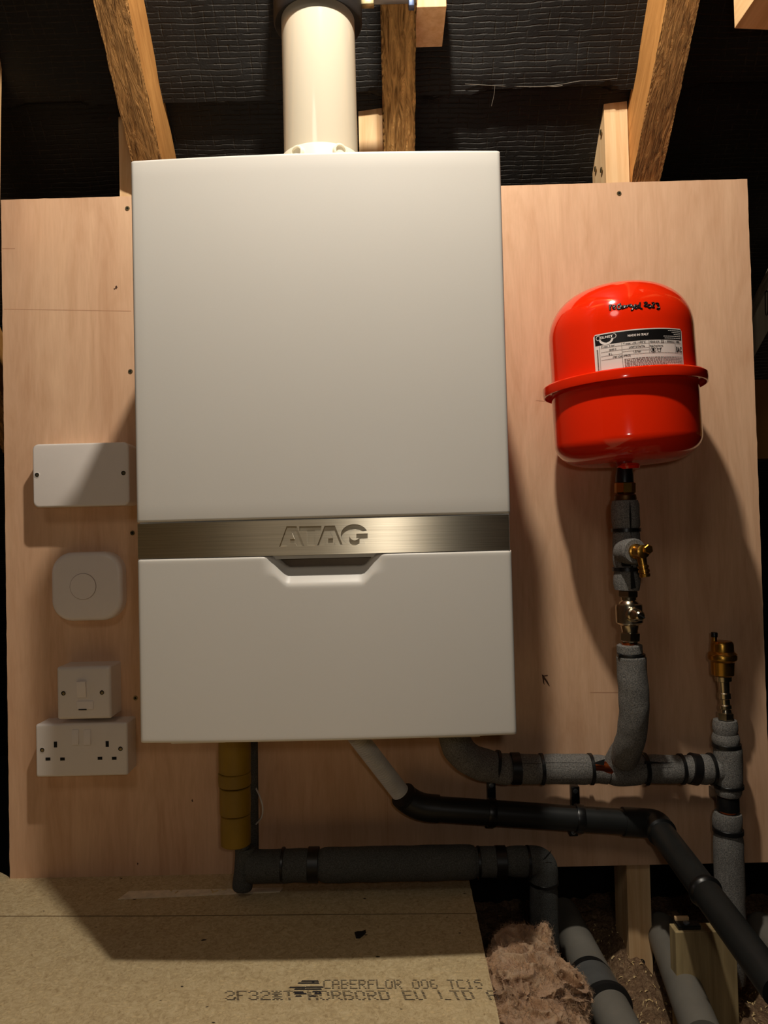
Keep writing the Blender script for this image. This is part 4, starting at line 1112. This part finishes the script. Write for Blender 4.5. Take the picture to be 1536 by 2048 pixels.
def put(dst, s, x, y_, size, bold=0.0, lift=0.0004, align='LEFT', shear=0.0, sx=1.0, rot=False):
    b_ = text_bm(s, size*mm*1.35, bold*mm, align, shear=shear)
    for v in b_.verts:
        px_, py_ = v.co.x*sx, v.co.y
        if rot: px_, py_ = -py_, px_
        v.co = wrap(x*mm+px_, y_*mm+py_, lift)
    merge(dst, b_)
# emblem: pill over a cup with a drop
def blob(dst, pl, lift):
    dst.faces.new([dst.verts.new(wrap(x*mm, y_*mm, lift)) for x, y_ in pl])
def pill(cx, cy, hw, hh, n=10):
    out = []
    for sgn in (1, -1):
        for k in range(n+1):
            a = -math.pi/2+math.pi*k/n; out.append((cx+sgn*(hw-hh)+sgn*hh*math.cos(a), cy+sgn*hh*math.sin(a)))
    return out
cxl, cyl = 17, H-5.5
blob(embl, [(cxl+9.5*math.cos(math.radians(a)), cyl-2+8.5*math.sin(math.radians(a))) for a in range(180, 361, 12)], 0.0004)
blob(embl, pill(cxl, cyl, 13.5, 3.4), 0.0004); blob(ink, pill(cxl, cyl, 12.6, 2.5), 0.0006)
put(white, 'ZILMET', cxl, cyl-1.6, 3.3, 0.12, 0.0008, 'CENTER', sx=1.25)
blob(ink, [(cxl, cyl-3.2), (cxl+1.0, cyl-5.0), (cxl+1.2, cyl-6.0), (cxl+0.7, cyl-6.9), (cxl-0.7, cyl-6.9), (cxl-1.2, cyl-6.0), (cxl-1.0, cyl-5.0)], 0.0007)
put(white, 'MADE IN ITALY', 58, H-9.3, 2.9, 0.16, 0.0005, 'CENTER')
for k, (x0, x1) in enumerate(((100, 121), (106, 121), (109, 121), (92, 121), (94, 121))):
    q = x1; 
    while q > x0:
        wq = random.uniform(1.5, 4); lab_rect(head, max(x0, q-wq)*mm, (H-4.0-k*2.5)*mm, q*mm, (H-3.2-k*2.5)*mm, 0.0004, 1); q -= wq+0.5
# table rules
for (x0, y0, x1) in ((9, 20, 36), (9, 25.5, 36), (9, 31, 36), (9, 36, 36), (36, 20, 71), (36, 25.5, 71), (36, 33, 122), (71, 20, 122), (36, 28.5, 71)): lab_rect(grey, x0*mm, (H-y0)*mm, x1*mm, (H-y0+0.45)*mm, 0.0004)
for (x, y0, y1) in ((36, 16, 60), (71, 16, 33), (7.2, 16, 62), (110, 20, 33)): lab_rect(grey, x*mm, (H-min(y1, H-2))*mm, (x+0.5)*mm, (H-y0)*mm, 0.0004, 1)
for (s, x, y_, sz) in (('P max  5 bar', 10, 19.2, 2.5), ('0097.3', 20, 24.7, 2.5), ('8 L', 19, 30.4, 2.8), ('(*8F CAL-PRO)', 24, 35.2, 2.6), ('T max  -10 / +99\u00b0C', 38, 19.2, 2.7), ('LOPT2TNTN', 45, 24.7, 2.7),
                       ('1.5 bar', 50, 31, 2.7), ('YEAR-S.N.', 72, 19.2, 2.4), ('22 -', 88, 19.4, 3.4), ('00000/21 1MM', 97, 19.2, 2.6), ('Std.Precharge', 72, 24.7, 2.5)):
    put(ink, s, x, H-y_, sz, 0.06)
put(ink, 'EAC', 111.5, H-31.5, 7.0, 0.25, sx=0.62)
def ringp(dst, cx, cy, r0, r1, lift=0.0005, n=18):
    for k in range(n):
        a, b_ = 2*math.pi*k/n, 2*math.pi*(k+1)/n
        dst.faces.new([dst.verts.new(wrap((cx+r*math.cos(q))*mm, (cy+r*math.sin(q))*mm, lift)) for r, q in ((r0, a), (r1, a), (r1, b_), (r0, b_))])
ringp(ink, 76.5, H-28.8, 3.2, 3.8); lab_rect(ink, 75*mm, (H-30.6)*mm, 78*mm, (H-27)*mm, 0.0005, 1)
ringp(ink, 84.5, H-29.6, 1.8, 2.5)
for (a, b_) in (((82.6, H-28.2), (81.2, H-25.8)), ((86.4, H-28.2), (87.8, H-25.8))):
    blob(ink, [(a[0]-0.4, a[1]), (a[0]+0.5, a[1]-0.3), (b_[0]+0.5, b_[1]), (b_[0]-0.4, b_[1])], 0.0005)
# small print: illegible lines
for k in range(12):
    y_ = 39 + k*1.95
    if y_ > H-3: break
    q = 38.5; end = 122 if k not in (5, 9, 10, 11) else 96
    dst = ink if k >= 7 else grey
    while q < end:
        wq = random.uniform(1.2, 4.5); lab_rect(dst, q*mm, (H-y_)*mm, min(end, q+wq)*mm, (H-y_+0.85)*mm, 0.0004, 1); q += wq+0.6
q = 20
while q > 0: lab_rect(grey, 3.6*mm, (H-20-q*1.6)*mm, 5.4*mm, (H-19.2-q*1.6)*mm, 0.0004, 1); q -= 1
lab_rect(grey, 10*mm, 2*mm, 32*mm, 2.6*mm, 0.0004)
for nm, b_, mt in (('label_emblem', embl, 'label'), ('label_header_lines', head, 'label'), ('label_printing', ink, 'label_black'), ('label_white_print', white, 'label'), ('label_small_print', grey, 'label_grey')):
    obj(nm, b_, MAT[mt], lab, smooth=False)
# handwriting in black marker over the shoulder
sh = bmesh.new(); lathe(sh, upper_prof, (0, 0, 0), (0, 0, 1), 96, cap=False); bmesh.ops.transform(sh, matrix=VM, verts=sh.verts[:])
bvh = BVHTree.FromBMesh(sh)
strokes = [
 [(282, 195), (286, 240), (292, 292)], [(288, 235), (305, 205), (328, 196)],
 [(345, 240), (382, 222), (376, 202), (352, 215), (348, 250), (366, 268), (392, 258)],
 [(474, 186), (448, 190), (430, 220), (430, 255), (452, 272), (486, 262)], [(482, 165), (486, 215), (492, 270)], [(492, 240), (508, 208), (520, 235), (530, 268)],
 [(578, 205), (552, 212), (545, 240), (562, 250), (580, 225), (582, 205), (592, 245)], [(600, 200), (612, 240), (622, 212), (640, 200), (652, 215)],
 [(694, 185), (668, 195), (668, 222), (692, 222), (702, 195), (722, 235), (730, 262), (712, 288), (686, 290)],
 [(742, 238), (785, 215), (778, 192), (755, 208), (758, 245), (780, 262), (806, 250)],
 [(850, 195), (822, 205), (816, 235), (838, 245), (856, 220), (862, 145), (858, 215), (868, 255), (905, 268)],
 [(938, 160), (968, 142), (994, 150), (975, 180), (945, 212), (990, 218), (1010, 214)],
 [(1034, 186), (1012, 205), (1022, 240), (1052, 244), (1070, 216), (1052, 190), (1034, 186)],
 [(1086, 165), (1118, 150), (1136, 165), (1112, 200), (1092, 236), (1140, 234)],
 [(1158, 166), (1190, 160), (1216, 172), (1196, 200), (1226, 215), (1232, 245), (1210, 268), (1180, 262)]]
hw = bmesh.new()
for st_ in strokes:
    Q = []
    for (a, b_) in catmull([(x, y_, 0) for x, y_ in st_], 4) and [(p.x, p.y) for p in catmull([(x, y_, 0) for x, y_ in st_], 4)]:
        d = ray(1190+a/9.6, 590+b_/9.6).normalized(); hit = bvh.ray_cast(CAM, d)
        if hit[0] is not None: Q.append(hit[0]+hit[1]*(0.00005 if hit[1].dot(d) < 0 else -0.00005))
    if len(Q) > 2: tube(hw, Q, 0.00125, seg=8, smooth=0)
sh.free()
obj('handwriting', hw, MAT['marker'], ves, label='black marker handwriting')

# ------------------------------------------------------------------ electrical fittings
def plate(x0, x1, z0, z1, y0, y1, r, bev):
    """rounded-corner box: front at y0 (nearest viewer), back at y1"""
    n = 8; pts = []
    for (cx_, cz_, a0) in ((x1-r, z1-r, 0), (x0+r, z1-r, 90), (x0+r, z0+r, 180), (x1-r, z0+r, 270)):
        for k in range(n+1):
            a = math.radians(a0+90*k/n); pts.append((cx_+r*math.cos(a), cz_+r*math.sin(a)))
    cx_, cz_ = (x0+x1)/2, (z0+z1)/2
    bm = bmesh.new(); rings = []
    hx_, hz_ = (x1-x0)/2, (z1-z0)/2
    prof = [(0, y1)] + [(bev*(1-math.cos(math.radians(a))), y0+bev*(1-math.sin(math.radians(a)))) for a in (0, 22, 45, 67, 90)]
    for (ins, y_) in prof:
        rings.append([bm.verts.new((cx_+(x-cx_)*(1-ins/hx_), y_, cz_+(z-cz_)*(1-ins/hz_))) for x, z in pts])
    for i in range(len(rings)-1):
        for k in range(len(pts)):
            j = (k+1) % len(pts); bm.faces.new((rings[i][k], rings[i][j], rings[i+1][j], rings[i+1][k]))
    bm.faces.new(rings[0]); bm.faces.new(rings[-1])
    return bm
def pxbox(u0, v0, u1, v1, y):
    a, b_, c_, d_ = at(u0, (v0+v1)/2, y=y), at(u1, (v0+v1)/2, y=y), at((u0+u1)/2, v0, y=y), at((u0+u1)/2, v1, y=y)
    return a.x, b_.x, d_.z, c_.z
def fscrew(parent, u, v_, y, r=0.0036, well=True):
    c_ = at(u, v_, y=y)
    bm = bmesh.new(); lathe(bm, [(r*1.25, -0.0008), (r*1.25, 0.0005), (r*1.0, 0.0006), (r*0.95, -0.0002)], c_, (0, -1, 0), 24, cap=False); o = obj('screw_well', bm, MAT['plastic_white'], parent)
    bm = bmesh.new(); lathe(bm, [(r*0.98, -0.0004), (r*0.95, 0.0003), (0.0001, 0.0004)], c_, (0, -1, 0), 24); o = obj('screw_hole', bm, MAT['dark_hole'], parent)
    bm = bmesh.new(); lathe(bm, [(r*0.62, 0.0003), (r*0.6, 0.0008), (0.0001, 0.0009)], c_+Vector((0.0003, 0, -0.0003)), (0, -1, 0), 16); obj('screw', bm, MAT['zinc'], o)

# blank junction box
D = 0.040
x0, x1, z0, z1 = pxbox(65, 886, 258, 1013, -D)
jb = thing('junction_box', ((x0+x1)/2, 0, z0), 'blank white junction box cover with two screws, uppermost on the left side', 'box')
obj('back_box', plate(x0+0.0005, x1-0.0005, z0+0.0005, z1-0.0005, -D+0.006, 0, 0.008, 0.001), MAT['plastic_white'], jb)
obj('cover_plate', plate(x0, x1, z0, z1, -D, -D+0.006, 0.009, 0.003), MAT['plastic_white'], jb)
fscrew(jb, 74, 950, -D); fscrew(jb, 247, 946, -D)

# round-cornered controller
x0, x1, z0, z1 = pxbox(102, 1104, 244, 1242, -0.020)
th = thing('wall_controller', ((x0+x1)/2, 0, z0), 'white square wall controller with rounded corners and a round centre button', 'controller')
obj('housing', plate(x0, x1, z0, z1, -0.022, -0.0002, 0.033, 0.0075), MAT['plastic_ivory'], th, angle=60)
c_ = at(166, 1173, y=-0.0225); bm = bmesh.new()
lathe(bm, [(0.0203, -0.002), (0.0203, 0.0005), (0.0200, 0.0008), (0.0001, 0.0010)], c_, (0, -1, 0), 64); obj('button', bm, MAT['plastic_ivory'], th)
bm = bmesh.new(); lathe(bm, [(0.0203, 0.00005), (0.0210, 0.00012), (0.0210, -0.001)], c_, (0, -1, 0), 64, cap=False); obj('button_ring', bm, plain('button_joint', srgb(168, 150, 142), 0.6), th)

# fused spur
D = 0.046
x0, x1, z0, z1 = pxbox(113, 1333, 221, 1439, -D)
sw = thing('fused_switch', ((x0+x1)/2, 0, z0), 'white switched fuse spur with one rocker, standing just above the double socket', 'switch')
obj('back_box', plate(x0+0.0003, x1-0.0003, z0+0.0003, z1-0.0003, -D+0.009, 0, 0.0035, 0.0008), MAT['plastic_white'], sw)
obj('face_plate', plate(x0, x1, z0, z1, -D, -D+0.009, 0.0035, 0.0055), MAT['plastic_white'], sw, angle=60)
a0, a1, b0, b1 = pxbox(155, 1362, 173, 1395, -D)
bm = bmesh.new(); hexa(bm, [(a0, -D-0.0018, b0), (a1, -D-0.0018, b0), (a1, -D-0.0055, b1), (a0, -D-0.0055, b1)], [(a0, -D+0.001, b0), (a1, -D+0.001, b0), (a1, -D+0.001, b1), (a0, -D+0.001, b1)], 0.0005); obj('rocker_switch', bm, MAT['plastic_ivory'], sw)
a0, a1, b0, b1 = pxbox(154, 1402, 187, 1419, -D)
obj('fuse_carrier', plate(a0, a1, b0, b1, -D-0.0016, -D+0.001, 0.001, 0.0006), MAT['plastic_ivory'], sw)
bm = bmesh.new(); a = at(157, 1418.5, y=-D-0.0020); b_ = at(173, 1420, y=-D-0.0020); box(bm, (a.x, -D-0.0022, b_.z), (b_.x, -D-0.0008, a.z)); obj('carrier_slot', bm, MAT['dark_hole'], sw)
fscrew(sw, 127, 1386.5, -D); fscrew(sw, 204, 1385, -D)

# double socket
D = 0.040
x0, x1, z0, z1 = pxbox(71, 1447, 255, 1553, -D)
so = thing('double_socket', ((x0+x1)/2, 0, z0), 'white double power socket with two rocker switches at the lower left', 'socket')
obj('back_box', plate(x0+0.0003, x1-0.0003, z0+0.0003, z1-0.0003, -D+0.009, 0, 0.0035, 0.0008), MAT['plastic_white'], so)
obj('face_plate', plate(x0, x1, z0, z1, -D, -D+0.009, 0.0035, 0.0035), MAT['plastic_white'], so, angle=60)
for (u0, u1) in ((145, 158), (168, 182)):
    a0, a1, b0, b1 = pxbox(u0, 1459, u1, 1489, -D)
    bm = bmesh.new(); hexa(bm, [(a0, -D-0.0030, b0), (a1, -D-0.0030, b0), (a1, -D-0.0012, b1), (a0, -D-0.0012, b1)], [(a0, -D+0.001, b0), (a1, -D+0.001, b0), (a1, -D+0.001, b1), (a0, -D+0.001, b1)], 0.0004); obj('rocker_switch', bm, MAT['plastic_ivory'], so)
for (u, v_, hu, hv) in ((111, 1489, 3.2, 5.8), (96, 1518, 4.8, 3), (125, 1518, 4.6, 3), (214.5, 1488, 3.2, 5.8), (200, 1516.5, 4.6, 3), (228.5, 1516.5, 4.6, 3)):
    a0, a1, b0, b1 = pxbox(u-hu, v_-hv, u+hu, v_+hv, -D); bm = bmesh.new(); box(bm, (a0, -D-0.0003, b0), (a1, -D+0.002, b1)); obj('pin_hole', bm, MAT['dark_hole'], so)
fscrew(so, 84.5, 1500, -D); fscrew(so, 241, 1497.5, -D)

# ------------------------------------------------------------------ insulation wool
t = NT('mineral_wool'); n1 = t.noise(t.mapping((1, 1, 1)), 38, 6, 0.65, 1.5); n2 = t.noise(t.mapping((1, 1, 1)), 1300, 4, 0.8)
n3 = t.noise(t.mapping((1.0, 1.6, 0.7)), 120, 7, 0.75, 3.5)
c = t.ramp(n1, [(0.30, srgb(200, 148, 104)), (0.5, srgb(232, 184, 138)), (0.68, srgb(248, 212, 170))])
c = t.mix(c, t.ramp(n3, [(0.35, (0.66, 0.56, 0.48, 1)), (0.55, (1, 1, 1, 1))]), 0.45, 'MULTIPLY')  # shade of the crevices painted into the wool colour
c = t.mix(c, t.ramp(n2, [(0.38, (0.66, 0.58, 0.52, 1)), (0.58, (1, 1, 1, 1))]), 0.3, 'MULTIPLY')
t.col(c); t.set(0.95, 0, 0.1)
p = t.bump(n3, 0.8, 0.005); t.bump(n2, 0.6, 0.001, p)
t.b.inputs['Sheen Weight'].default_value = 0.4; t.b.inputs['Sheen Roughness'].default_value = 0.5
MAT['wool'] = t.m
bm = bmesh.new()
def wool_blob(c_, sc, seed, amp=0.35, rotz=0.0, ty=0.0, sub=6):
    b_ = bmesh.new(); bmesh.ops.create_icosphere(b_, subdivisions=sub, radius=1)
    for v in b_.verts:
        p = v.co.copy(); q = p*1.3 + Vector((seed, seed*0.7, -seed))
        wv_ = Vector((noise.noise(q*1.1+Vector((5, 0, 0))), noise.noise(q*1.1+Vector((0, 9, 0))), noise.noise(q*1.1+Vector((0, 0, 13)))))
        q2 = q + wv_*1.1
        rg = 1-abs(noise.noise(q2*1.3))*2.2; rg2 = 1-abs(noise.noise(q2*2.9))*2
        v.co = p*(1 + amp*(rg-0.45)*0.75 + amp*0.16*(rg2-0.4) + amp*0.05*noise.noise(q*9))
    Mx = Matrix.Translation(c_) @ Matrix.Rotation(rotz, 4, 'Z') @ Matrix.Rotation(ty, 4, 'Y') @ Matrix.Diagonal((*sc, 1))
    merge(bm, b_, Mx)
YWL = -0.22
W_ = lambda u, v_, y: at(u, v_, y=y)
wool_blob(W_(1048, 1925, -0.21), (0.042, 0.045, 0.036), 2.3, 0.42)
wool_blob(W_(1045, 1965, -0.26), (0.044, 0.05, 0.036), 7.1, 0.40, 0.5)
wool_blob(W_(1098, 1975, -0.25), (0.040, 0.045, 0.030), 4.9, 0.45, 1.0, 0.5)
wool_blob(W_(1128, 2002, -0.26), (0.024, 0.035, 0.024), 9.2, 0.45, 0.2)
wool_blob(W_(1020, 1990, -0.28), (0.022, 0.04, 0.030), 1.7, 0.45, 0.2, 0.4)
wool_blob(W_(1082, 1890, -0.19), (0.012, 0.018, 0.024), 6.3, 0.5, 0, 0.3, sub=5)
wool_blob(W_(1058, 2050, -0.31), (0.042, 0.05, 0.030), 3.3, 0.35, 0.8)
wool_blob(W_(1105, 2070, -0.30), (0.040, 0.05, 0.028), 5.5, 0.4, 0.1)
verts_s = [v.co.copy() for v in bm.verts if v.co.y < -0.15]; norms = None
bm.normal_update(); src = [(v.co.copy(), v.normal.copy()) for v in bm.verts]
# loose fibres standing off the surface
for k in range(26000):
    c_, n_ = random.choice(src)
    if n_.length < 0.1 or c_.z < -0.14: continue
    tdir = n_.cross(Vector((random.uniform(-1, 1), random.uniform(-1, 1), random.uniform(-1, 1)))).normalized()
    L = random.uniform(0.004, 0.012); wd = 0.00013; lift = random.uniform(0.0003, 0.0045)
    side = tdir.cross(n_).normalized()*wd
    pts = [c_-tdir*L*0.5+n_*0.0, c_-tdir*L*0.2+n_*lift, c_+tdir*L*0.2+n_*lift*1.2, c_+tdir*L*0.5+n_*lift*random.uniform(-.2, 1.8)]
    vs = [(bm.verts.new(p-side), bm.verts.new(p+side)) for p in pts]
    for i in range(3): bm.faces.new((vs[i][0], vs[i][1], vs[i+1][1], vs[i+1][0]))
o = obj('insulation_wool', bm, MAT['wool'], angle=80); tag(o, 'torn tuft of brown mineral wool insulation beside the chipboard edge', 'insulation', kind='stuff')

# ------------------------------------------------------------------ small litter on the floor
bm = bmesh.new()
pl = [(709, 1864), (716, 1862), (724, 1862), (731, 1859), (732, 1864), (727, 1870), (719, 1874), (712, 1871)]
vt = [at(u, v_, z=0.003+0.002*math.sin(i)) for i, (u, v_) in enumerate(pl)]; vb2 = [Vector((p.x, p.y, 0.0005)) for p in vt]
A = [bm.verts.new(p) for p in vt]; B = [bm.verts.new(p) for p in vb2]; bm.faces.new(A); bm.faces.new(B[::-1])
for i in range(len(A)): bm.faces.new((A[i], B[i], B[(i+1) % len(A)], A[(i+1) % len(A)]))
o = obj('dead_leaf', bm, plain('black_scrap', srgb(14, 10, 10), 0.6)); tag(o, 'small black leaf-like scrap lying alone in the boiler shadow on the chipboard', 'litter')
bm = bmesh.new()
for (u, v_) in ((466, 1778), (472, 1781), (484, 1779), (424, 1781), (430, 1783), (448, 1779), (480, 1782), (342, 1781), (476, 1785), (353, 1784)):
    c_ = at(u, v_, z=0.002); b_ = bmesh.new(); bmesh.ops.create_cube(b_, size=1)
    L = random.uniform(0.003, 0.011)
    for v in b_.verts: v.co = Vector((v.co.x*L, v.co.y*0.0016, v.co.z*0.0012))
    merge(bm, b_, Matrix.Translation(c_) @ Matrix.Rotation(random.uniform(0, 3.1), 4, 'Z') @ Matrix.Rotation(random.uniform(-0.15, 0.15), 4, 'Y'))
o = obj('floor_crumbs', bm, MAT['shaving']); tag(o, 'pale crumbs lying round the foot of the lagged pipe', 'crumbs', kind='stuff')
